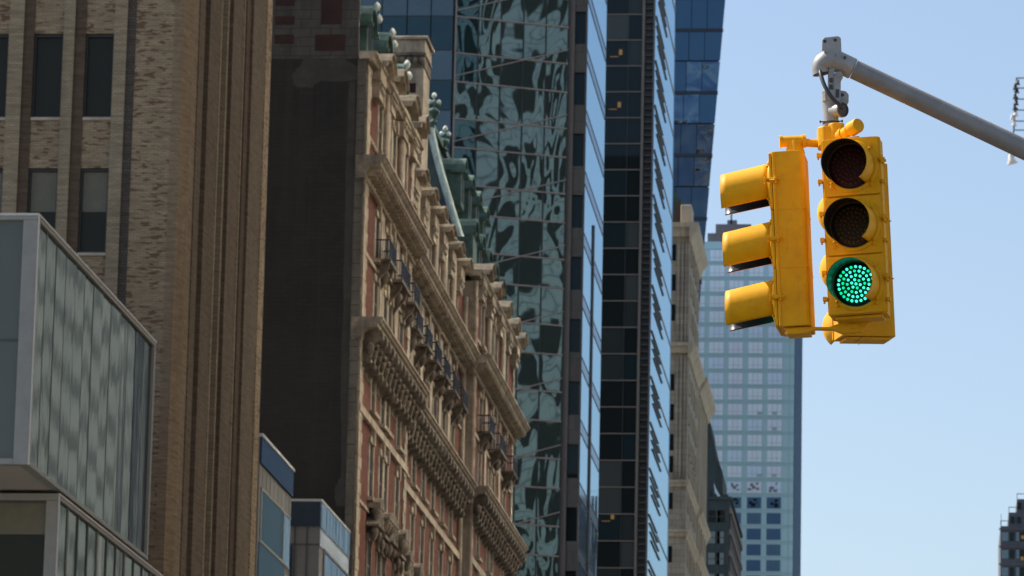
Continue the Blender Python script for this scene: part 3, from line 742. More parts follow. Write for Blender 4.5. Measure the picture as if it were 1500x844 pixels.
    p = secs[-1][0]; finial(p[0]+.2, p[1], p[2]+.3, .75); finial(p[0]-.5, p[1]-.3, p[2]-.1, .6)
    finial(p[0]+.3, p[1]+5, p[2]-.1, .6); finial(p[0]+.3, p[1]+14, p[2]-.1, .6)
    # copper dormers
    def dormer(X, y, wd, z0, z1, dep=2.2, m='copper', front=.12):
        g = MB(); n = 8
        pts = [(y-wd, z0), (y+wd, z0)]+[(y+wd*math.cos(a), z1-wd*.8+wd*.8*math.sin(a)) for a in [math.pi*k/n for k in range(n+1)]]
        g.prism([(X, a, b) for a, b in pts], (-dep, 0, 0))
        o = P(g, 'dormer', M[m])
        h = MB(); rim = [(y+(wd+.14)*math.cos(a), z1-wd*.8+(wd*.8+.16)*math.sin(a)) for a in [math.pi*k/n for k in range(n+1)]]
        rin = [(y+(wd+.01)*math.cos(a), z1-wd*.8+(wd*.8+.01)*math.sin(a)) for a in [math.pi*k/n for k in range(n+1)]]
        h.prism([(X+.2, a, b) for a, b in rim]+[(X+.2, a, b) for a, b in reversed(rin)], (-dep*.8, 0, 0))
        h.box(X-.6, X+.28, y-wd-.2, y-wd+.16, z1-wd*.8-.18, z1-wd*.8-.002); h.box(X-.6, X+.28, y+wd-.16, y+wd+.2, z1-wd*.8-.18, z1-wd*.8-.002)
        P(h, 'dormer_hood', M['copper'], o)
        q = MB(); q.box(X+.01, X+.03, y-wd*.6, y+wd*.6, z0+.3, z1-wd*.55); P(q, 'pane', M['hglass'], o)
        return o
    for (px, py) in [(543, 26), (566, 64), (588, 110)]:
        q = onX(px, py, XA-.35); dormer(XA-.35, q[1], 1.1, 50.6, q[2]+.35)
        g = MB(); g.lathe([(.001,-.2),(.13,-.1),(.17,.05),(.08,.2),(.001,.28)], (XA-.2, q[1]+1.0, q[2]+.75), (0,0,1), 8); P(g, 'dormer_ball', M['whitish'])
        g = MB(); g.lathe([(.001,-.2),(.13,-.1),(.17,.05),(.08,.2),(.001,.28)], (XA-.2, q[1]+1.9, q[2]+.4), (0,0,1), 8); P(g, 'dormer_ball', M['whitish'])
    for k in range(6): dormer(XM-.55, 214.2+4.35*k, 1.0, 50.2, 52.2)
    for k, y in enumerate((241.6, 245.6, 249.6, 253.6, 257.8)): dormer(XA-.45, y, 1.0, 51.0, 54.0)
    for y in (242.6, 246.8, 251, 255.2): dormer(XA-1.25, y, .85, 55.0, 57.7, 1.8)
    P(MB().box(XA-1.6, XA-.2, 238.9, 241.0, 51.2, 52.6), 'copper_tank', M['copper'])
    # chimney
    y0, y1 = 215.0, 217.6; xa, xb = onY(572, 60, y0)[0], onY(622, 60, y0)[0]
    zt = onY(600, 54, y0)[2]
    g = MB(); g.box(xa+.25, xb, y0, y1, 49.6, zt-1.6); g.box(xa+.05, xb+.06, y0-.1, y1+.1, zt-.85, zt-.18); g.box(xa-.08, xb+.2, y0-.22, y1+.2, zt-.18, zt)
    o = P(g, 'chimney', M['hstone'], bevel=.03, seg=1)
    h = MB(); h.box(xa+.1, xb+.1, y0-.16, y1+.14, zt-1.0, zt-.86); h.box(xa+.15, xb+.05, y0-.05, y1+.05, zt-1.6, zt-1.01)
    for k in range(5):
        x = xa+.3+k*(xb-xa-.4)/4; h.lathe([(.001,.2),(.13,.14),(.18,0),(.09,-.2),(.001,-.3)], (x, y0-.08, zt-1.25), (0,0,1), 8)
    P(h, 'chimney_corbel', M['hstone_dark'], o)
    h = MB()
    for zz in (zt-2.9, zt-3.9): h.box(xa+.9, xa+1.35, y0-.012, y0-.002, zz, zz+.5)
    P(h, 'chimney_brick_panel', M['dk_redbrick'], o)
    P(MB().box(-50, XM-3, Yb, Yc_, 55.21, 55.4), 'flat_roof', M['slate_roof'])
hotel()

# ------------------------------------------------------------------ GREEN MIRROR TOWER (angled face) + grey striped end
def mirror_tower():
    Yc0 = 309.7
    A = Vector(onY(664, 200, Yc0)); A.z = 0
    # angled wall runs right and away by about 25 degrees
    ang = R(23)
    d = Vector((math.cos(ang), math.sin(ang), 0)); nrm_ = Vector((math.sin(ang), -math.cos(ang), 0))
    # end of the wall where the ray of px 828 hits it
    r = _ray(828, 300)
    # solve A + d*s = r*k (XY)
    det = d.x*(-r[1])-d.y*(-r[0]); s_end = ((-A.x)*(-r[1])-(-A.y)*(-r[0]))/det
    t = thing('mirror_glass_tower', 'green mirror glass tower with warped reflections behind the ornate hotel', 'building', (A.x, A.y, 0))
    INV = Matrix.Translation((-A.x, -A.y, 0))
    def P(mb, name, mats, **k):
        o = mb.build(name, mats, t, **k); o.matrix_parent_inverse = INV; return o
    def zpy(py, px=664): return onY(px, py, Yc0)[2]
    top = 105
    # body
    B = A+d*s_end
    core = MB(); core.prism([(A.x, A.y, 0), (B.x, B.y, 0), (B.x, B.y+20, 0), (-60, B.y+20, 0), (-60, A.y, 0)], (0,0,top))
    core.v = [(x, y+.25, z) for x, y, z in core.v]; P(core, 'core_wall', M['mull_dark'])
    # horizontals measured on the left edge
    zs = [zpy(24), zpy(77.5)]; per = zs[0]-zpy(119); per_full = zpy(24)-zpy(119.5)
    rows = []; z = zpy(24)+per_full*1
    hs = []
    k = 0
    while z > 28 and len(hs) < 60:
        hs.append(z); hs.append(z-per_full*.56); z -= per_full
    hs = sorted(hs)
    ncol = 5; cw = s_end/ncol
    for j in range(len(hs)-1):
        z0, z1 = hs[j], hs[j+1]
        if z0 < 36: continue
        for i in range(ncol):
            a = A+d*(i*cw+.05); c = A+d*((i+1)*cw-.05)
            tx = random.gauss(0, .010); tz = random.gauss(0, .010)
            g = MB()
            # a slightly dished pane: subdivided so that the reflection flows
            n = 1
            vs = []
            for u, v in ((0,0),(1,0),(1,1),(0,1)):
                p = a.lerp(c, u); zz = z0+.05+(z1-z0-.10)*v; off = (u-.5)*tx*cw+(v-.5)*tz*(z1-z0)
                vs.append((p.x+nrm_.x*off, p.y+nrm_.y*off, zz))
            bk = [(p[0]-nrm_.x*.08, p[1]-nrm_.y*.08, p[2]) for p in vs]
            g.add(vs+bk, [(0,1,2,3),(7,6,5,4),(0,4,5,1),(1,5,6,2),(2,6,7,3),(3,7,4,0)])
            P(g, 'glass_pane', M['mirror'] if i or j % 5 == 0 else M['mirror_dim'])
    # mullions
    def bar(p, q, z0, z1, out=.06, name='mullion', m='mull'):
        g = MB(); P_ = [(p.x, p.y), (q.x, q.y), (q.x-nrm_.x*.12, q.y-nrm_.y*.12), (p.x-nrm_.x*.12, p.y-nrm_.y*.12)]
        P_ = [(x+nrm_.x*out, y+nrm_.y*out) for x, y in P_]; g.prism([(x, y, z0) for x, y in P_], (0,0,z1-z0)); P(g, name, M[m])
    for z in hs:
        if z > 34: bar(A, B, z-.055, z+.055, .07)
    for i in range(ncol+1):
        p = A+d*(i*cw); bar(p-d*.05, p+d*.05, 28, top, .05, m='mull' if i == 0 else 'mull_dark')
    # sloping bars drawn for the lines reflected across every second row
    for j, z in enumerate(hs):
        if z < 36 or j % 2 == 0: continue
    zf = zpy(24)
    for k in range(-9, 3):
        z0 = zpy(119.5)+.25-k*0+per_full*k
        if z0 < 30: continue
        g = MB(); p = A+nrm_*.075; q = B+nrm_*.075; zb = z0+per_full*.42; zb2 = z0+per_full*.46
        # runs from just above the lower mullion at the left up to the upper one at the right
        x0 = (p.x, p.y, z0+.12); x1 = (q.x, q.y, z0+per_full*.40+.95)
        g.prism([x0, x1, (x1[0], x1[1], x1[2]+.09), (x0[0], x0[1], x0[2]+.09)], (nrm_.x*.03, nrm_.y*.03, 0)); P(g, 'sloping_bar', M['mull'])
    # left volume, square to the street
    L = A.x-.0; yl = A.y+.02
    cols_ = [onY(px, 50, yl)[0] for px in (664, 631, 596, 559, 520, 480, 440)]
    zrow = [zpy(y, 600) for y in (-60, 24, 74, 118, 162, 213, 265, 312, 360, 405)]
    for j in range(len(zrow)-1):
        zt, zb = zrow[j], zrow[j+1]
        for i in range(len(cols_)-1):
            g = MB(); g.box(cols_[i+1]+.04, cols_[i]-.04, yl-.08+random.uniform(-.01,.01), yl, zb+.04, zt-.04)
            P(g, 'blue_panel', M['mirror_blue'] if j % 2 == 0 else M['teal_dark'])
    g = MB()
    for z in zrow: g.box(-60, L, yl-.06, yl+.2, z-.03, z+.03)
    P(g, 'panel_joint', M['mull_dark'])
    return B
Bend = mirror_tower()

def striped_tower():
    Y = Bend.y+.3
    t = thing('striped_office_tower', 'slim grey granite tower end with square dark windows and sky blue glass side', 'building', (-25, Y, 0))
    INV = Matrix.Translation((25, -Y, 0))
    def P(mb, name, mats, par=None, **k):
        o = mb.build(name, mats, par or t, **k)
        if par is None: o.matrix_parent_inverse = INV
        return o
    xa = onY(828, 300, Y)[0]; xb = onY(837.5, 300, Y)[0]
    Ye = onX(886, 200, -25)[1]; top = 105
    Yc1 = Y
    xc = onY(855.5, 300, Y)[0]
    P(MB().box(-45, xc, Y+.4, Ye, 0, top), 'wall', M['granite'])
    P(MB().box(xa, xb, Y-.12, Y+.4, 0, top), 'pale_pilaster', M['granite_l'])
    z = onY(845, 17+0, Y)[2]; per = onY(845, 17, Y)[2]-onY(845, 106, Y)[2]
    wh = onY(845, 17, Y)[2]-onY(845, 64.5, Y)[2]
    z += per; zp = top
    sp = MB()
    while z > 25:
        g = MB(); g.box(xb+.02, xc-.10, Y+.25, Y+.39, z-wh, z)
        P(g, 'window', M['nightglass'])
        P(MB().box(xb, xc-.1, Y, Y+.4, z, zp-.002), 'granite_spandrel', M['granite']); zp = z-wh
        z -= per
    sp.box(xc-.1, xc+.003, Y+.001, Y+.4, 0, top-.01)
    P(sp, 'corner_post', M['granite']); P(MB().box(xb, xc-.1, Y, Y+.4, 0, zp), 'granite_spandrel', M['granite'])
    # sky-blue glass side: alternating tall vision glass and greyer spandrel bands, plus thin lines
    z = onX(862, 95, -25)[2]; z += per*3; X = xc
    ys = onX(869, 331, X)[1]; zs = onX(869, 331, X)[2]
    while z > 20:
        P(MB().box(X-.05, X+.012, Y+.4, Ye, z-per+.95, z-.04), 'glass_band', M['skyglass'])
        P(MB().box(X-.05, X+.008, Y+.4, Ye, z+.0, z+.91), 'spandrel_band', M['skyglass2'])
        g = MB(); g.box(X-.05, X+.05, Y+.4, Ye, z-.04, z); g.box(X-.05, X+.04, Y+.4, Ye, z+.91, z+.95); P(g, 'band_line', M['fin'])
        z -= per
    P(MB().box(X-.05, X+.12, ys-.25, ys+.25, 0, zs), 'vertical_fin', M['fin'])
striped_tower()

def dark_tower():
    Y = 389.0
    xr = onY(957, 200, Y)[0]; Ye = onX(988, 100, xr)[1]; top = 135
    t = thing('dark_glass_tower', 'dark glass tower with thin pale floor lines and louvred sky blue side', 'building', (xr, Y, 0))
    INV = Matrix.Translation((-xr, -Y, 0))
    def P(mb, name, mats, par=None, **k):
        o = mb.build(name, mats, par or t, **k)
        if par is None: o.matrix_parent_inverse = INV
        return o
    P(MB().box(-50, xr-.02, Y+.3, Ye, 0, top), 'wall', M['mull_dark'])
    x1 = onY(938.5, 200, Y)[0]; x2 = onY(942.3, 200, Y)[0]; xm = onY(918.5, 200, Y)[0]; x0 = onY(880, 200, Y)[0]-1.5
    zt = onY(910, 21, Y)[2]; per = zt-onY(910, 58.7, Y)[2]
    zt += per*3; z = zt; zl = 44
    zz = zt
    while zz > zl: P(MB().box(x0-6, x1, Y+.0, Y+.3, zz-.05, zz+.05), 'floor_line', M['granite_l']); zz -= per
    zz = zt; k = 0
    lit = {(909,77), (907,154), (897,757)}
    while zz > zl:
        for (a, c) in ((x0, xm), (xm, x1)):
            P(MB().box(a+.04, c-.04, Y+.10, Y+.28, zz-per+.06, zz-.06), 'window', M['nightglass'] if random.random() < .62 else random.choice([M['teal_dark'], M['dimglass'], M['dimglass2']]))
        zz -= per; k += 1
    P(MB().box(xm-.035, xm+.035, Y+.03, Y+.29, zl, zt), 'mullion', M['mull_dark'])
    P(MB().box(x1, x2, Y-.1, Y+.3, 0, top), 'pale_strip', M['granite_l'])
    for (px, py) in lit:
        p = onY(px, py, Y+.08); g = MB(); g.box(p[0]-.14, p[0]+.16, p[1]-.005, p[1]+.015, p[2]-.22, p[2]+.28); g.box(p[0]-.95, p[0]-.2, p[1]-.005, p[1]+.015, p[2]-.42, p[2]-.36)
        P(g, 'lit_ceiling_lamp', M['lamp'])
    # louvre column
    g = MB(); zz = 30
    while zz < top: g.box(x2+.05, xr-.18, Y+.02, Y+.29, zz, zz+.16); zz += .62
    P(g, 'louvre_column', M['granite_d'], kind='stuff')
    P(MB().box(xr-.14, xr+.02, Y-.05, Y+.3, 0, top), 'corner_post', M['fin'])
    # side glass and horizontal louvres
    P(MB().box(xr-.02, xr+.0, Y+.32, Ye, 0, top), 'side_glass', M['skyglass'])
    z = onX(961, 24, xr)[2]; pf = onX(961, 24, xr)[2]-onX(961, 93, xr)[2]
    z += pf*2; ym = onX(974, 100, xr)[1]
    k = 0
    while z > 45:
        g = MB()
        for j in range(4): P(MB().box(xr, xr+.10, Y+1.4+j*1.2, ym-2.2+j*1.5, z-.62*j, z-.62*j+.08), 'louvre', M['fin'])
        P(MB().box(xr, xr+.05, ym-2, Ye-.01, z-.16, z-.04), 'beige_line', M['tan_line'])
        z -= pf; k += 1
    P(MB().box(xr-1, xr+.03, Ye-.25, Ye+.0, 0, top-.01), 'edge_trim', M['skyglass2'])
dark_tower()

def leaning_tower():
    Y = 600.0
    t = thing('leaning_glass_tower', 'deep blue glass tower whose right edge leans outward, behind the dark tower', 'building', (-35, Y, 0))
    INV = Matrix.Translation((35, -Y, 0))
    def P(mb, name, mats, **k):
        o = mb.build(name, mats, t, **k); o.matrix_parent_inverse = INV; return o
    p0 = onY(1062.5, 0, Y); p1 = onY(1026, 430, Y)
    sl_ = (p0[0]-p1[0])/(p0[2]-p1[2])
    def xe(z): return p0[0]+(z-p0[2])*sl_ if z > 60 else p0[0]+(60-p0[2])*sl_
    zt = 200
    g = MB(); a = [(-60, 0), (xe(60)-.2, 0), (xe(60)-.2, 60), (xe(zt)-.2, zt), (-60, zt)]
    g.add([(x, Y+.3, z) for x, z in a]+[(x-(7 if x > -59 else 0), Y+34, z) for x, z in a], [(4,3,2,1,0), (5,6,7,8,9)]+[(i, (i+1) % 5, 5+(i+1) % 5, 5+i) for i in range(5)])
    P(g, 'core', M['bluemull'])
    z = onY(1020, 44, Y)[2]; per = z-onY(1020, 135.5, Y)[2]; z += per*4; k = 0
    while z > 60:
        for j in range(2):
            zb, zc = z-per+j*per*.5, z-per+(j+1)*per*.5
            xs = [xe(zb)-2.25*i-(0 if i else 0) for i in range(5)]
            for i in range(4):
                a0, a1 = xe(zb)-2.2*(i+1), xe(zb)-2.2*i; b0, b1 = xe(zc)-2.2*(i+1), xe(zc)-2.2*i
                if i > 0: b0, b1, = a0, a1
                if i == 0: b0 = a0
                tl = random.uniform(-.03, .03)
                g = MB(); g.prism([(a0+.05, Y+tl, zb+.12), (a1-.03, Y-tl, zb+.12), (b1-.03, Y-tl, zc-.08), (b0+.05, Y+tl, zc-.08)], (0, .28, 0))
                P(g, 'glass_pane', random.choice([M['deepblue'], M['deepblue'], M['deepblue3']]) if (k < 5) or (k == 5 and j == 1) else random.choice([M['deepblue2'], M['deepblue2'], M['deepblue4']]))
        P(MB().box(-60, xe(z)+.05, Y-.12, Y+.3, z-.28, z+.2), 'floor_line', M['bluemull'])
        z -= per; k += 1
leaning_tower()

# ------------------------------------------------------------------ TAN STONE TOWERS
def stone_tower():
    Y = 452.0; X = -25.0
    t = thing('limestone_tower', 'slender tan limestone tower with projecting cornices between dark tower and signal', 'building', (X, Y, 0))
    INV = Matrix.Translation((-X, -Y, 0))
    def P(mb, name, mats, par=None, **k):
        o = mb.build(name, mats, par or t, **k)
        if par is None: o.matrix_parent_inverse = INV
        return o
    def z(py, px=1000): return onY(px, py, Y)[2]
    xr = onY(1009.5, 400, Y)[0]; Y1 = onX(1023.5, 420, xr)[1]; Y2 = onX(1036, 620, xr)[1]
    zt = z(328)
    P(MB().box(-40, xr, Y, Y1, 0, zt-.3), 'wall', M['bstone'])
    P(MB().box(-40, xr, Y1, Y2, 0, onX(1030, 575, xr)[2]), 'rear_wall', M['bstone'])
    def corn(zz, a, c, out, h, x=xr, y0=None):
        pr = [(0,0),(out,0),(out,-.25*h),(out*.8,-.4*h),(out*.55,-.55*h),(out*.2,-h),(0,-h)]
        g = MB(); g.prism([(x+o, a-out*.9, zz+dz) for o, dz in pr], (0, c-a+out*.9, 0))
        g.box(-40, x-.002, a-out*.9, a, zz-.25*h, zz); g.box(-40, x-.002, a-out*.5, a, zz-.7*h, zz-.25*h-.002)
        P(g, 'cornice', M['bstone_l'])
    corn(zt, Y, Y1, .95, 2.0)
    corn(z(503), Y, Y1, .8, 1.5)
    zb2 = onX(1040, 563, xr+1)[2]
    corn(zb2, Y1+3.5, Y2, .95, 1.9)
    corn(z(704), Y, Y1, .35, .9); corn(z(776), Y, Y1, .45, 1.0)
    corn(onX(1035, 755, xr+.8)[2], Y1+3.5, Y2, .55, 1.2); corn(onX(1033, 822, xr+.6)[2], Y1+3.5, Y2, .5, 1.1)
    # roof block and little copper pavilion
    xa, xb = onY(997, 310, Y)[0], onY(1013, 310, Y)[0]
    P(MB().box(xa, xb, Y+.2, Y+4, zt, z(299)), 'roof_block', M['bstone_l'], bevel=.1)
    P(MB().box(-40, xa-.1, Y+1.2, Y+5, zt, z(292)), 'roof_wall', M['darkbrownface'])
    g = MB(); p = onY(986, 272, Y); g.prism([(p[0]-3, Y+2, p[2]+1.5), (p[0], Y+2, p[2]), (xa+.2, Y+2, z(292)), (p[0]-3, Y+2, z(292))], (0, 4, 0)); P(g, 'copper_gable', M['copper'])
    # recessed panels, windows (front face and street face)
    rws = [(y, 30) for y in (358, 402, 446, 548, 592, 636, 668, 722, 800)]
    for i, (py, h) in enumerate(rws):
        z1 = z(py); z0 = z(py+24)
        a, c = onY(984, 400, Y)[0]-.4, onY(990, 400, Y)[0]
        g = MB(); g.box(a, c, Y-.03, Y-.002, z0, z1); P(g, 'window', M['nightglass'])
        for yy in (Y+3.2, Y+8.0, Y+12.4, Y+16.5):
            if yy < Y1-1:
                w_ = MB(); w_.box(xr-.01, xr+.14, yy-.95, yy-.6, z0, z1+.3); w_.box(xr-.01, xr+.14, yy+.6, yy+.95, z0, z1+.3); w_.box(xr-.01, xr+.18, yy-.6, yy+.6, z1, z1+.3)
                o = P(w_, 'window_surround', M['bstone_l']); P(MB().box(xr+.002, xr+.02, yy-.6, yy+.6, z0, z1), 'pane', M['nightglass'], o)
    # vertical fluting on the front
    g = MB()
    for px in (993.5, 999.5, 1005.0, 1008.6):
        x = onY(px, 420, Y)[0]; g.box(x-.10, x+.10, Y-.12, Y-.002, z(500), zt-2.0); g.box(x-.10, x+.10, Y-.10, Y-.002, z(700), z(520))
    P(g, 'pilaster_strip', M['bstone'])
    for yy in [Y1+2+k*4 for k in range(8)]:
        if yy < Y2-1: P(MB().box(xr-.01, xr+.18, yy, yy+.9, 40, zb2-2.4), 'pilaster', M['bstone_l'])
stone_tower()

def small_teal():
    Y = 555.0
    X = onY(1068.6, 740, Y)[0]; Ye = onX(1085, 790, X)[1]
    t = thing('teal_office_block', 'small dark teal office block with paired pale windows below the aqua tower', 'building', (X, Y, 0))
    INV = Matrix.Translation((-X, -Y, 0))
    def P(mb, name, mats, **k):
        o = mb.build(name, mats, t, **k); o.matrix_parent_inverse = INV; return o
    zt = onY(1050, 732, Y)[2]
    P(MB().box(-45, X, Y, Ye, 0, zt), 'wall', M['tealdark'])
    P(MB().box(-45, X+.3, Y-.3, Ye, zt, zt+.35), 'parapet', M['tealdark'])
    for (a, c, h) in ((1037,1041,3), (1046,1049,1.4), (1055,1066,1.2), (1042,1044,5)):
        P(MB().box(onY(a,732,Y)[0], onY(c,732,Y)[0], Y+1, Y+3, zt+.35, zt+.35+h*.4), 'rooftop_unit', M['tealdark'])
    zz = onY(1050, 748, Y)[2]; per = onY(1050, 779, Y)[2]-onY(1050, 810, Y)[2]
    k = 0
    while zz > 60:
        for j, (a, c) in enumerate(((1037.5,1047.5), (1050.5,1060.5))):
            xa, xb = onY(a, 790, Y)[0], onY(c, 790, Y)[0]
            h = per*.55
            P(MB().box(xa, xb, Y-.06, Y-.002, zz-h, zz), 'window', M['nightglass'] if k == 0 else M['greywin'])
            g = MB(); g.box(xa, xb, Y-.075, Y-.061, zz-h*.55, zz-h*.48); g.box(xb+.15, xb+.6, Y-.06, Y-.003, zz-h, zz); P(g, 'window_bar', M['mull_dark'])
        P(MB().box(X+.002, X+.3, Y, Ye, zz-.35, zz+.35), 'pale_side_band', M['granite_l'])
        P(MB().box(X+.003, X+.1, Y+.5, Ye, zz-per+.36, zz-.36), 'side_window_band', M['darkbrownface'])
        zz -= per; k += 1
small_teal()

def dark_spire():
    Y = 700.0
    t = thing('dark_pointed_tower', 'narrow dark tower with sloping roof edge in front of the aqua tower', 'building', (-40, Y, 0))
    INV = Matrix.Translation((40, -Y, 0))
    s = 4.69
    pts = [(1020+a/s, 560+b/s) for a, b in [(60,262),(78,268),(88,262),(100,285),(106,350),(130,450),(140,520),(172,590),(182,640),(182,1000),(60,1000)]]
    g = MB().prism([onY(x, y, Y) for x, y in pts], (0, 14, 0))
    o = g.build('wall', M['tealdark'], t); o.matrix_parent_inverse = INV
    a = onY(1046, 706, Y); 
    g = MB().prism([onY(x, y, Y-.05) for x, y in [(1045.5,707),(1049,716),(1055,727),(1048,727)]], (0, .04, 0)); o = g.build('pale_roof_slope', M['palewin'], t); o.matrix_parent_inverse = INV
dark_spire()

def aqua_tower():
    Y = 810.0
    xr = onY(1163, 600, Y)[0]; xl = -48; Ye = 858
    t = thing('aqua_glass_tower', 'tall aqua glass tower with grid of pale square windows behind the yellow signal', 'building', (xr, Y, 0))
    INV = Matrix.Translation((-xr, -Y, 0))
    def P(mb, name, mats, par=None, **k):
        o = mb.build(name, mats, par or t, **k)
        if par is None: o.matrix_parent_inverse = INV
        return o
    zt = onY(1050, 354, Y)[2]
    P(MB().box(xl, xr, Y, Ye, 0, zt), 'spandrel_glass', M['aqua'])
    # side face: mottled panes
    n = 4
    for i in range(n):
        ya = Y+.2+i*(Ye-Y)/n
        P(MB().box(xr+.002, xr+.1, ya, ya+(Ye-Y)/n-.6, 60, zt-.1), 'side_glass', M['deepblue2'])
    # window grid
    zr = onY(1100, 592, Y)[2]; per = (onY(1100, 592-22.7*3, Y)[2]-onY(1100, 592+22.7*3, Y)[2])/6
    cols_ = [(1020+a/4.69, 1020+b/4.69) for a, b in ((490,587), (355,452), (219,315), (83,183))]
    cols_.append((1010.0, 1030.3))
    rows_ = range(-11, 12)
    for r_ in rows_:
        z1 = zr-r_*per; z0 = z1-per*.70
        py = 592+22.7*r_
        for ci, (a, c) in enumerate(cols_):
            if z1 > zt-.4: continue
            if ci == 4 and py > 560: continue
            xa, xb = onY(a, 592, Y)[0], onY(c, 592, Y)[0]
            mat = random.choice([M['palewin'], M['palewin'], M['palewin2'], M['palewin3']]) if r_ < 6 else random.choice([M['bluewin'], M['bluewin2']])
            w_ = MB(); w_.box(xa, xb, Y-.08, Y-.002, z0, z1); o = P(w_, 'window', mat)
            g = MB(); m1 = xa+(xb-xa)/3; m2 = xa+2*(xb-xa)/3
            for m_ in (m1, m2): g.box(m_-.03, m_+.03, Y-.12, Y-.081, z0, z1)
            g.box(xa, xb, Y-.115, Y-.082, z0+(z1-z0)*.28, z0+(z1-z0)*.28+.06)
            if r_ in (0,) and ci in (0, 1) or (r_ == 1 and ci == 0) or (r_ == 4 and ci in (0,1)) or (r_ == -7 and ci in (2,)):
                g.box(m1+(.0 if ci == 0 else (xb-xa)/3), m1+(xb-xa)/3+(.0 if ci == 0 else (xb-xa)/3), Y-.13, Y-.116, z0+.05, z0+.55)
            P(g, 'window_bar', M['aqua_line'] if r_ < 6 else M['bluewin'], o)
            if r_ in (5, 6) and ci < 3:    # broken reflections drawn as flat patches in two rows of panes
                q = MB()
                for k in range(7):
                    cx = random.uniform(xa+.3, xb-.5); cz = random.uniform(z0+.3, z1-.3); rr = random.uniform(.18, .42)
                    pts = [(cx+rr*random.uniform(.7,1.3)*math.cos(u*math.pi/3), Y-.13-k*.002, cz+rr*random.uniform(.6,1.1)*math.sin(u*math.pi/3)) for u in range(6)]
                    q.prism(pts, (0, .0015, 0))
                P(q, 'reflection_patch', M['greyroof'] if r_ == 5 else M['nightglass'], o)
    g = MB(); z_ = zr+13*per
    while z_ > 90:
        if z_ < zt: g.box(xl, xr+.03, Y-.05, Y-.003, z_-per*.84, z_-per*.78); g.box(xl, xr+.03, Y-.045, Y-.004, z_+.12, z_+.2)
        z_ -= per
    P(g, 'floor_line', M['aqua_line'])
    g = MB(); x = onY(1156, 592, Y)[0]; g.box(x-.06, x+.06, Y-.04, Y-.004, 60, zt); P(g, 'vertical_line', M['aqua_line'])
    # rooftop
    x0, x1, x2 = onY(1036, 345, Y)[0], onY(1048, 345, Y)[0], onY(1100, 345, Y)[0]
    P(MB().box(x0, x1, Y+1, Y+20, zt, onY(1040, 340, Y)[2]), 'plant_room', M['greyroof'])
    P(MB().box(x1, x2, Y+.5, Y+20, zt, onY(1060, 327.5, Y)[2]), 'plant_room', M['greyroof'])
    a = onY(1070, 327, Y+3); P(MB().box(a[0], a[0]+.3, Y+3, Y+3.3, a[2]-1, a[2]+2.0), 'mast', M['fin'])
    P(MB().box(a[0]-.6, a[0]+1.2, Y+3, Y+4.3, a[2]-1, a[2]+.6), 'rooftop_unit', M['greyroof'])
aqua_tower()

def stepped_tower():
    Y = 900.0
    t = thing('stepped_tower', 'grey terraced apartment tower with glass balustrades at the lower right corner', 'building', (20, Y, 0))
    INV = Matrix.Translation((-20, -Y, 0))
    def P(mb, name, mats, **k):
        o = mb.build(name, mats, t, **k); o.matrix_parent_inverse = INV; return o
    s = 4.35
    def q(a, b): return onY(1400+a/s, 650+b/s, Y)
    st = [(285, 525), (338, 428), (392, 332)]
    dark = paint('dark_grey_stone', (.10,.105,.12), .8, .2, .3); gl = glass('terrace_glass', (.3,.38,.45), (.03,.04,.05), .4, .1)
    for i, (a, b) in enumerate(st):
        p = q(a, b); P(MB().box(p[0], 45, Y+i*2.2, Y+30, 0, p[2]), 'wall', dark)
        g = MB(); tz = q(a, b-36)[2]; e = st[i+1][0] if i < 2 else 470
        pe = q(e, b)
        g.box(p[0], pe[0], Y+i*2.2+.1, Y+i*2.2+.2, tz-.15, tz); g.box(p[0], p[0]+.12, Y+i*2.2+.1, Y+i*2.2+.2, p[2], tz); g.box(pe[0]-.12, pe[0], Y+i*2.2+.1, Y+i*2.2+.2, p[2], tz-.16)
        P(g, 'balustrade', M['greyroof'])
    for r_ in range(5):
        for (a, c, m) in ((292,335,'gl'), (345,372,'dk'), (385,405,'gl'), (408,440,'dk')):
            y0 = 565+r_*112 if r_ else 565
            p = q(a, y0); e = q(c, y0+56); P(MB().box(p[0], e[0], Y-.12, Y-.002, e[2], p[2]), 'window', gl if m == 'gl' else M['nightglass'])
        p = q(285, 540+r_*112); P(MB().box(p[0]-.3, 45, Y-.4, Y-.13, p[2]-.35, p[2]), 'floor_band', dark)
    for (a, b) in ((395, 355), (350, 455), (392, 455)):
        p = q(a, b); e = q(a+26, b+44); i = 2 if b < 400 else 1
        P(MB().box(p[0], e[0], Y+i*2.2-.12, Y+i*2.2-.002, e[2], p[2]), 'window', M['nightglass'])
    for (a, b) in ((417, 597), (413, 732)):
        p = q(a, b); P(MB().box(p[0], p[0]+.7, Y-.16, Y-.125, p[2]-.35, p[2]+.35), 'lit_ceiling_lamp', M['lamp'])
    p = q(285, 490); P(MB().box(p[0]+.1, p[0]+.2, Y+.3, Y+.4, p[2]-1, p[2]+1.4), 'aerial', M['fin'])
stepped_tower()

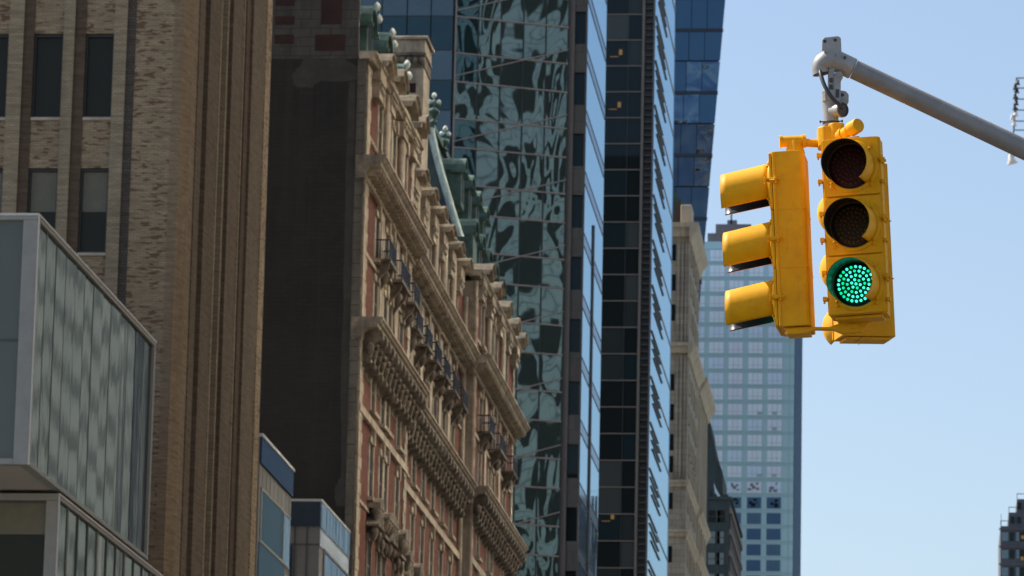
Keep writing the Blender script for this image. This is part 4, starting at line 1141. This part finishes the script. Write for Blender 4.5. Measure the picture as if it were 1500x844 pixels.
# ------------------------------------------------------------------ floodlight rack at the right edge, on the roof sign of a tower
def rack():
    Y = 700.0; s = 4.22
    def q(a, b, y=Y): return Vector(onY(1400+a/s, 80+b/s, y))
    t = thing('floodlight_rack', 'thin rack of small floodlights on rods crossed by the grey mast arm, upper right edge', 'light rack', q(372, 660)[:])
    INV = Matrix.Translation(-q(372, 660))
    def P(mb, name, mats, **k):
        o = mb.build(name, mats, t, **k); o.matrix_parent_inverse = INV; return o
    g = MB(); g.tube([q(376, 145), q(362, 430), q(345, 600), q(343, 660)], .14, 8); P(g, 'upright', M['fin'])
    for b in (145, 207, 275, 343, 411, 467):
        g = MB(); a0 = q(374-(b-145)*.03, b); g.tube([a0, Vector((30, Y, a0.z-.2))], .12, 6); P(g, 'rod', M['skyglass2'])
    wh = paint('white_enamel_shade', (.75,.73,.68), .4); dkp = paint('dark_lamp_shade', (.04,.045,.055), .5)
    for i, (a, b) in enumerate(((382,175), (368,205), (378,225), (368,262), (374,300), (366,330), (372,368), (350,390), (362,430), (334,592), (352,620), (345,655))):
        p = q(a, b); m = dkp if i < 6 else wh; sc = .5 if i != 11 else .95
        g = MB(); g.lathe([(.15*sc,1.1*sc),(.35*sc,.9*sc),(.5*sc,.3*sc),(1.0*sc,-.5*sc),(.95*sc,-.65*sc),(.001,-.5*sc)], p, (.25*(-1)**i, -.2, 1), 10); P(g, 'lamp_shade', m)
    t2 = thing('office_tower', 'plain stone office tower past the right edge carrying the rod-mounted floodlights', 'building', (24, 690, 0))
    zz = q(376, 145).z
    o = MB().box(24, 60, 690, 720, 0, zz+8).build('wall', M['bstone'], t2); o.matrix_parent_inverse = Matrix.Translation((-24, -690, 0))
rack()

# ------------------------------------------------------------------ blocks across the avenue (outside the picture; they light and are mirrored by the left side)
def across(name, label, x0, x1, y0, y1, h, m, wm, pitch=3.9, bay=4.2, fh=.6, fb=.55):
    t = thing(name, label, 'building', (x0, y0, 0)); INV = Matrix.Translation((-x0, -y0, 0))
    o = MB().box(x0, x1, y0, y1, 0, h).build('wall', m, t); o.matrix_parent_inverse = INV
    g = MB(); z = 5
    while z < h-3:
        y = y0+1.2
        while y < y1-2.6: g.box(x0-.06, x0-.002, y, y+bay*fb, z, z+pitch*fh); y += bay
        x = x0+1.5
        while x < x1-2.6: g.box(x, x+bay*fb, y1+.002, y1+.06, z, z+pitch*fh); x += bay
        z += pitch
    o = g.build('window_grid', wm, t); o.matrix_parent_inverse = INV; o['kind'] = 'stuff'
pale = stone('pale_cream_facade', (.46,.38,.29), (.54,.45,.35), .3, streak=False)
greyf = stone('grey_facade', (.30,.33,.32), (.38,.41,.40), .3, streak=False)
tanf = stone('tan_facade', (.42,.34,.25), (.50,.41,.31), .3, streak=False)
across('cream_office_block', 'cream stone office block across the avenue, opposite the brown brick tower', 18, 50, 40, 118, 62, tanf, M['win_dark'])
def metal():
    n = N('brushed_champagne_metal'); 
    br = n.new('ShaderNodeTexBrick'); br.inputs['Scale'].default_value = 1; n.link(wallvec(n), br.inputs['Vector'])
    br.inputs['Brick Width'].default_value = 2.6; br.inputs['Row Height'].default_value = 1.3; br.inputs['Mortar Size'].default_value = .06
    br.inputs['Color1'].default_value = (.92,.87,.78,1); br.inputs['Color2'].default_value = (.84,.79,.70,1); br.inputs['Mortar'].default_value = (.06,.06,.06,1)
    n.base(br.outputs[0]).set(Roughness=.30, Metallic=1.0); return n.m
across('unseen_narrow_office_block', 'unseen tan stone office block across the avenue, opposite the gap beside the hotel', 18, 52, 122, 172, 120, pale, M['win_dark'], 4.0, 6.0)
across('sun_reflector_block', 'tall unseen metal reflector block added across the avenue to light the ornate hotel', 18, 52, 176, 292, 150, metal(), M['win_dark'], 9.0, 8.0, .74, .56)  # glossy cladding added out of view to bounce sun onto the hotel
across('unseen_pale_office_block', 'unseen pale stone office block across the avenue, opposite the mirror glass tower', 18, 52, 296, 520, 84, greyf, paint('tinted_strip_window', (.15,.17,.17), .4), 4.2, 6.0, .36, .8)

pb = bpy.data.objects['unseen_pale_office_block']
for (ya, yb) in ((362, 364.5), (371, 375), (388, 389.5), (402, 403.5)):  # unseen white strips added to mirror as bright slivers in the corner glass
    o = MB().box(17.5, 17.93, ya, yb, 0, 73).build('glint_strip', paint('white_glint_paint', (.80,.79,.74), .5), pb); o.matrix_parent_inverse = Matrix.Translation((-18, -296, 0))

# ------------------------------------------------------------------ TRAFFIC SIGNAL
PIV = Vector(onY(1217, 140, 26.0)); YAW = R(5.26)
def SP(ix, iy, y=0): return Vector(((ix-1217)/250.0, y, -((iy-140)-49*y)/245.0))

def led_disc(lens_m, led_m, core_m=None):
    g = MB(); g.smooth = True
    g.lathe([(.001,-.006),(.06,-.008),(.11,-.004),(.134,.002),(.134,.02)], (0,0,0), (0,1,0), 32)
    g.smooth = False
    rings = [(0,1),(.026,6),(.052,12),(.078,18),(.104,24)]
    for (r, n) in rings:
        for k in range(n):
            a = 2*math.pi*k/n+r*30
            g.m = 1 if not core_m or random.random() < .35 else 2
            g.lathe([(.0086,.004),(.0080,-.004),(.0048,-.009),(.0005,-.010)], (r*math.cos(a), -.008, r*math.sin(a)), (0,1,0), 8)
    g.m = 0
    return g, [lens_m, led_m]+([core_m] if core_m else [])

def make_head(parent, loc, rot, tilt=0, kind='front'):
    """a three-section signal head; local frame: front faces -Y, origin at the centre of the back, mid height"""
    W2, D, H = .170, .19, .3545
    B = Matrix.Translation(loc) @ Matrix.Rotation(rot, 4, 'Z') @ Matrix.Rotation(tilt, 4, 'X')
    body = MB(); c = .022
    pr = [(-W2, -D), (W2, -D), (W2, -c), (W2-c*.3, -c*.3), (W2-c, 0), (-W2+c, 0), (-W2+c*.3, -c*.3), (-W2, -c)]
    body.prism([(x, y, -H*1.5) for x, y in pr], (0, 0, H*3))
    body.box(-W2-.007, W2+.007, -D+.004, -D+.020, -H*1.5+.004, H*1.5-.004)
    for k in (-1, 1): body.box(-W2-.0025, W2+.0025, -D+.022, .0025, k*H/2-.004, k*H/2+.002)
    body.box(-.05, .05, -.15, -.05, H*1.5+.002, H*1.5+.02); body.box(-W2+.03, W2-.03, -D+.03, -.02, -H*1.5-.02, -H*1.5-.003)
    head = body.build('signal_head', M['yellow'], parent, bevel=.0045, seg=2); head.matrix_local = B
    lensm = [('red_lens','red_led',None), ('amber_lens','amber_led',None), ('green_lens','green_led','green_core')]
    for k in range(3):
        z = (1-k)*(H+.0015)
        # door with raised ring
        d = MB(); th = .016
        d.prism([(x, -D-.003-th, zz+z) for x, zz in [(-W2+.004,-H/2+.012),(-W2+.012,-H/2+.004),(W2-.012,-H/2+.004),(W2-.004,-H/2+.012),(W2-.004,H/2-.012),(W2-.012,H/2-.004),(-W2+.012,H/2-.004),(-W2+.004,H/2-.012)]], (0, th, 0))
        d.lathe([(.1375,-.031),(.1375,-.044),(.152,-.044),(.158,-.040),(.162,-.031)], (0, -D+.012, z), (0,1,0), 40)
        for (sx, sz) in ((-1,-1),(1,-1),(-1,1),(1,1)): d.lathe([(.001,-.046),(.010,-.046),(.013,-.042),(.013,-.031)], (sx*.118, -D+.014, z+sz*.118), (0,1,0), 10)
        o = d.build('door', M['yellow'], head, bevel=.004, seg=2)
        # lens
        g, ms = led_disc(M[lensm[k][0]], M[lensm[k][1]], M[lensm[k][2]] if lensm[k][2] else None)
        o = g.build('lens', ms, head); o.location = (0, -D-.024, z)
        # dark gasket
        gk = MB(); gk.lathe([(.1325,-.034),(.133,-.041),(.1372,-.041),(.1372,-.034)], (0, -D+.012, z), (0,1,0), 36); gk.build('gasket', M['black'], head)
        # visor: tunnel open below, drooping a little
        v = MB(); n = 40; TH = R(131 if kind == 'side' else 141); L = .292; r0 = .141; ri = .1382; droop = R(9.5 if kind == 'side' else 6)
        out, inn = [], []
        secs = 8
        vs = []; 
        for j in range(secs+1):
            u = j/secs
            for i in range(n+1):
                th_ = -TH+2*TH*i/n
                rr = r0-.004*u
                vs.append((rr*math.sin(th_), -u*L, rr*math.cos(th_)-math.sin(droop)*u*L))
        m_ = len(vs)
        for j in range(secs+1):
            u = j/secs
            for i in range(n+1):
                th_ = -TH+2*TH*i/n
                rr = ri-.004*u
                vs.append((rr*math.sin(th_), -u*L, rr*math.cos(th_)-math.sin(droop)*u*L))
        fo = []; fi = []; fe = []
        q = n+1
        for j in range(secs):
            for i in range(n):
                a = j*q+i; fo.append((a, a+1, a+q+1, a+q)); fi.append((m_+a+q, m_+a+q+1, m_+a+1, m_+a))
            a = j*q; fe.append((a, a+q, m_+a+q, m_+a)); a = j*q+n; fe.append((a+q, a, m_+a, m_+a+q))
        for i in range(n):
            a = secs*q+i; fe.append((a, a+1, m_+a+1, m_+a)); a = i; fe.append((a+1, a, m_+a, m_+a+1))
        v.smooth = True; v.add(vs, fo+fi); nf = len(fo)
        v.smooth = False; 
        base = 0
        for f_ in fe: v.f.append(list(f_)); v.mi.append(0); v.sm.append(False)
        for t_ in range(nf, nf+len(fi)): v.mi[t_] = 1
        me_o = v.build('visor', [M['yellow'], M['black']], head); me_o.location = (0, -D-.028, z)
        # ring of the visor base with tabs
        tb = MB()
        for aa in (40, 140, 220, 320):
            a = R(aa); tb.lathe([(.001,-.054),(.007,-.054),(.009,-.048),(.009,-.044)], (.155*math.cos(a), -D+.012, z+.155*math.sin(a)), (0,1,0), 8)
        tb.build('visor_screw', M['yellow'], head)
        # latches and hinges on the sides
        def lug(sx, sz, big=1.):
            la = MB()
            x = sx*(W2+.007)
            la.box(min(x, x+sx*.026*big), max(x, x+sx*.026*big), -D-.020, -D+.010, z+sz-.013*big, z+sz+.013*big)
            la.tube([(x+sx*.018*big, -D-.005, z+sz-.026*big), (x+sx*.018*big, -D-.005, z+sz+.016*big)], .0065*big, 8)
            la.build('hinge_lug', M['yellow'], head, bevel=.003, seg=1)
        def thumb(sx, sz):
            la = MB()
            x = sx*(W2+.004)
            la.tube([(x+sx*.012, -D-.052, z+sz-.004), (x+sx*.018, -D+.040, z+sz)], .0075, 8)
            for yy in (-D-.040, -D+.020):
                la.tube([(x+sx*.014, yy, z+sz-.022), (x+sx*.014, yy, z+sz+.020)], .0095, 8); la.tube([(x, yy, z+sz), (x+sx*.032, yy, z+sz)], .0085, 8)
            la.box(min(x, x+sx*.018), max(x, x+sx*.018), -D-.03, -D+.012, z+sz-.012, z+sz+.012)
            la.build('latch', M['yellow'], head, bevel=.003, seg=1)
        if kind == 'front': lug(-1, -.075); lug(-1, .085); thumb(1, .03); lug(1, -.10, .8)
        elif kind == 'side': thumb(1, .0); lug(-1, -.08); lug(-1, .08)
        else: lug(-1, -.06, .9); lug(-1, .10, .9)
    return head

def signal():
    t = thing('traffic_signal', 'yellow three way traffic signal with green light lit, hanging from grey mast arm', 'traffic light', PIV)
    t.rotation_euler = (0, 0, YAW)
    # the hanging assembly swings a little: everything below the clevis shares this tilt
    TL = R(-2.9)
    def tilt(v): return Matrix.Rotation(TL, 4, 'Y') @ Vector(v)
    def P(mb, name, mats, tl=True, **k):
        if tl: mb.v = [tuple(tilt(p)) for p in mb.v]
        return mb.build(name, mats, t, **k)
    def S(ix, iy, y=0):          # measured image point -> coordinates before the tilt
        v = SP(ix, iy, y); return Matrix.Rotation(-TL, 4, 'Y') @ v
    def head(ix, iy, yb, rot, tl=0, kind='front'):
        c = SP(ix, iy, yb)
        h = make_head(t, (0,0,0), 0, 0, kind)
        h.matrix_local = Matrix.Translation(c) @ Matrix.Rotation(TL, 4, 'Y') @ Matrix.Rotation(rot, 4, 'Z') @ Matrix.Rotation(tl, 4, 'X')
        return h
    # front head: facing the camera, turned slightly to its left; back plane at y=-.10
    head(1258.0, 345.5, -.10, R(-12.5))
    # left head faces left
    head(1187.0, 362.0, .02, R(-90-9), 0, 'side')
    # rear head faces away
    head(1273.5, 369.5, .17, R(180+12.5), 0, 'rear')
    # --- top fittings
    g = MB(); a = S(1216, 215, -.02); g.cbox(a.x-.072, a.x+.072, a.y-.085, a.y+.085, a.z-.02, a.z+.10, .03)
    g.cbox(a.x-.010, a.x+.085, a.y-.10, a.y+.10, a.z+.0, a.z+.115, .025); P(g, 'junction_box', M['yellow'], bevel=.008)
    g = MB(); p0 = S(1142, 211.5, 0); p1 = S(1205, 213, 0); g.tube([p0+Vector((.02,0,0)), p1], .025, 20)
    g.tube([p0, p0+Vector((.145,0,0))], .033, 20); g.tube([p0+Vector((.130,0,0)), p0+Vector((.152,0,0))], .040, 20)
    g.tube([p0+Vector((-.006,0,0)), p0+Vector((.006,0,0))], .038, 20)
    g.tube([p0+Vector((.085,0,.0)), p0+Vector((.085,0,-.075))], [.04,.06], 20); P(g, 'top_pipe', M['yellow'], bevel=.003)
    g = MB(); p0 = S(1228, 203, -.12); p1 = S(1253.5, 186.5, -.29); dd = (p1-p0).normalized()
    g.tube([p0, p0+dd*.10], .033, 20); g.tube([p1-dd*.075, p1-dd*.01, p1], [.044,.044,.040], 24); g.tube([p0+dd*.03, p0+dd*.05], .040, 20); P(g, 'elbow_pipe', M['yellow'], bevel=.003)
    # --- bottom strut between the heads
    g = MB(); pts_t = [(1151,492),(1172,488),(1190,487),(1215,487),(1228,482),(1238,474),(1266,466),(1282,470),(1270,486),(1262,493),(1235,496),(1222,491),(1196,491),(1180,497),(1163,499),(1153,499)]
    g.prism([S(x, y, -.12) for x, y in pts_t], (0, .05, 0))
    g.lathe([(.001,-.03),(.045,-.03),(.05,-.02),(.05,.0)], S(1163, 493, -.04), (0,0,1), 16); g.lathe([(.001,-.03),(.045,-.03),(.05,-.02),(.05,.0)], S(1250, 484, -.08), (0,0,1), 16)
    P(g, 'bottom_bracket', M['yellow'], bevel=.006)
    g = MB(); g.tube([S(1268, 500, .0), S(1257, 508, -.05), S(1253, 509, -.06)], .0018, 6); P(g, 'wire_end', M['cable'])
    # --- grey hanger: vertical pipe with side opening
    g = MB(); a = S(1217, 172); b_ = S(1220, 200)
    top = S(1216.5, 143)
    g.tube([(a.x, 0, top.z-.015), (a.x, 0, b_.z)], .047, 28); g.tube([(a.x, 0, top.z+.02), (a.x, 0, top.z-.015)], [.035,.047], 28)
    # cast shoulders
    g.cbox(a.x-.046, a.x+.046, -.05, .05, top.z-.03, top.z+.035, .015)
    # side spout opening towards lower right
    c = S(1234.5, 162, -.085); st_ = Vector((a.x-.005, .0, c.z+.01)); dv = (c-st_).normalized()
    n0 = len(g.v)
    g.tube([st_, c-dv*.004], [.038,.042], 26); g.tube([c-dv*.02, c-dv*.008], .046, 26)
    P(g, 'hanger_pipe', M['grey'], bevel=.002)
    g = MB(); g.lathe([(.042,-.010),(.0445,.0),(.042,.004),(.034,.005),(.031,-.012)], c, dv, 26); P(g, 'spout_rim', M['rust'])
    g = MB(); g.lathe([(.001,-.0015),(.0385,-.0015)], c, dv, 24); P(g, 'spout_mouth', M['black'])
    # set-screw collar
    g = MB(); cz = S(1218, 182).z; g.tube([(a.x,0,cz-.005),(a.x,0,cz+.005)], .051, 24); g.tube([(a.x-.066,-.03,cz+.004),(a.x+.066,-.03,cz+.004)], .004, 8)
    for s in (-1, 1): g.tube([(a.x+s*.062,-.03,cz+.004),(a.x+s*.070,-.03,cz+.004)], .009, 6)
    g.tube([(a.x,0,cz-.03),(a.x,0,cz-.02)], .050, 24); P(g, 'clamp_collar', M['rust'])
    # hook plate right of the pipe
    g = MB(); hp = [(1228,150),(1228,134),(1231,132),(1239,133),(1243.5,138),(1243.5,149),(1241,154),(1236,156)]
    g.prism([S(x, y, -.03) for x, y in hp], (0, .03, 0)); P(g, 'hook_plate', M['grey'], bevel=.005)
    g = MB(); g.tube([S(1234, 139, -.033), S(1234, 139, .003)], .0085, 12); g.tube([S(1234, 139, -.036), S(1234, 139, -.031)], .010, 12); P(g, 'hook_hole', M['black'])
    # clevis: two cheeks with slot, bolted up to the arm
    g = MB(); ck = [(1213,100),(1222,97),(1222,140),(1220,150),(1213.5,150),(1212.5,132)]
    g.prism([SP(x, y, -.035) for x, y in ck], (0, .018, 0)); g.prism([SP(x, y, .02) for x, y in ck], (0, .018, 0))
    ck2 = [(1221,112),(1224,105),(1230,103),(1234,107),(1234,113),(1231,119),(1231,148),(1223,152),(1221,146)]
    g.prism([SP(x, y, -.055) for x, y in ck2], (0, .02, 0)); g.prism([SP(x, y, .035) for x, y in ck2], (0, .02, 0))
    g.tube([SP(1228,110,-.062), SP(1228,110,.06)], .013, 12)
    P(g, 'clevis', M['grey'], tl=False, bevel=.003)
    g = MB(); 
    for (x, y) in ((1216.5,117), (1216.5,127), (1226,134), (1226,140)):
        p = SP(x, y, -.057 if x > 1220 else -.037); g.box(p.x-.010, p.x+.010, p.y-.004, p.y+.02, p.z-.014, p.z+.012)
    P(g, 'clevis_slot', M['black'], tl=False)
    # cable
    g = MB(); cp = [(1200,92,-.02),(1200,100,-.03),(1201,110,-.06),(1205,124,-.09),(1212,138,-.11),(1221,149,-.11),(1229,156,-.10),(1233,160.5,-.085)]
    pts = [SP(*c_) for c_ in cp]
    sm = []
    for i in range(len(pts)-1):
        p_ = [pts[max(i-1,0)], pts[i], pts[i+1], pts[min(i+2,len(pts)-1)]]
        for k in range(5):
            u = k/5; sm.append(.5*((2*p_[1])+(-p_[0]+p_[2])*u+(2*p_[0]-5*p_[1]+4*p_[2]-p_[3])*u*u+(-p_[0]+3*p_[1]-3*p_[2]+p_[3])*u**3))
    sm.append(pts[-1]); g.tube(sm, .0125, 14); P(g, 'cable', M['cable'], tl=False)
signal()

def arm():
    t = thing('mast_arm_pole', 'grey steel mast arm slanting in from the right above the yellow signal', 'signal mast', PIV)
    t.rotation_euler = (0, 0, YAW)
    def P(mb, name, mats, **k): return mb.build(name, mats, t, **k)
    a = SP(1238, 93.5, 0); b_ = SP(1500, 212, 0); d = (b_-a).normalized()
    end = a+d*7.2
    s0 = a+d*.06
    g = MB(); g.tube([s0, a+d*.5, end], [.059,.059,.085], 40); P(g, 'arm', M['armgrey'])
    g = MB(); g.tube([a-d*.07, a+d*.05, a+d*.055], [.065,.065,.060], 40); P(g, 'collar', M['grey'], bevel=.002)
    g = MB()
    # elbow cap: quarter torus turning down
    n = 10; c0 = a-d*.07; pts = []; rr = []
    ctr = c0+Vector((-.0,0,-.055))
    for k in range(n+1):
        th = math.pi/2*k/n*1.15
        pts.append(c0+Vector((-math.sin(th)*.082, 0, -(1-math.cos(th))*.060+.0))); rr.append(.070-.012*k/n*0)
    g.tube(pts, [.066]*3+[.065]*3+[.062,.058,.054,.052,.051], 30, cap=False)
    e = pts[-1]; dd_ = (pts[-1]-pts[-2]).normalized(); g.tube([e-dd_*.004, e+dd_*.014], [.053,.054], 30, cap=False)
    P(g, 'end_cap', M['grey'], bevel=0)
    g = MB(); g.lathe([(.001,0),(.0505,0)], e+dd_*.002, dd_, 24); P(g, 'cap_mouth', M['black'])
    # flange plate with two bolt holes standing up behind the cap
    pl = [(1202,72),(1202.5,56),(1206,52.5),(1226,50),(1230,52),(1231,72),(1229,84)]
    g = MB(); g.prism([SP(x, y, -.055) for x, y in pl], (0, .018, 0)); g.prism([SP(x, y, -.038) for x, y in [(1226,50),(1231,53),(1233,88),(1228,88)]], (0, .12, 0))
    P(g, 'flange_plate', M['grey'], bevel=.004)
    for (x, y) in ((1206.5,58.5), (1222,56.3)): P(MB().tube([SP(x, y, -.059), SP(x, y, -.054)], .0095, 14), 'bolt_hole', M['black'])
    g = MB(); p = SP(1236.5, 83, -.066); g.tube([p, p+Vector((0,-.012,0))], .008, 10); P(g, 'bolt', M['rust'])
    # pole to the ground beyond the frame
    zb = -PIV.z
    g = MB(); g.tube([(end.x+.02, end.y, zb), (end.x+.02, end.y, end.z+1.2)], [.14,.10], 28); P(g, 'pole', M['armgrey'])
    g = MB(); g.lathe([(.30,0),(.30,.08),(.22,.12),(.20,.5),(.16,.56)], (end.x+.02, end.y, zb+.15), (0,0,1), 16); P(g, 'pole_base', M['armgrey'])
    g = MB(); g.tube([(end.x+.02, end.y, end.z+1.1), tuple(a+d*2.2+Vector((0,0,.06)))], .012, 8); P(g, 'guy_rod', M['grey'])
arm()
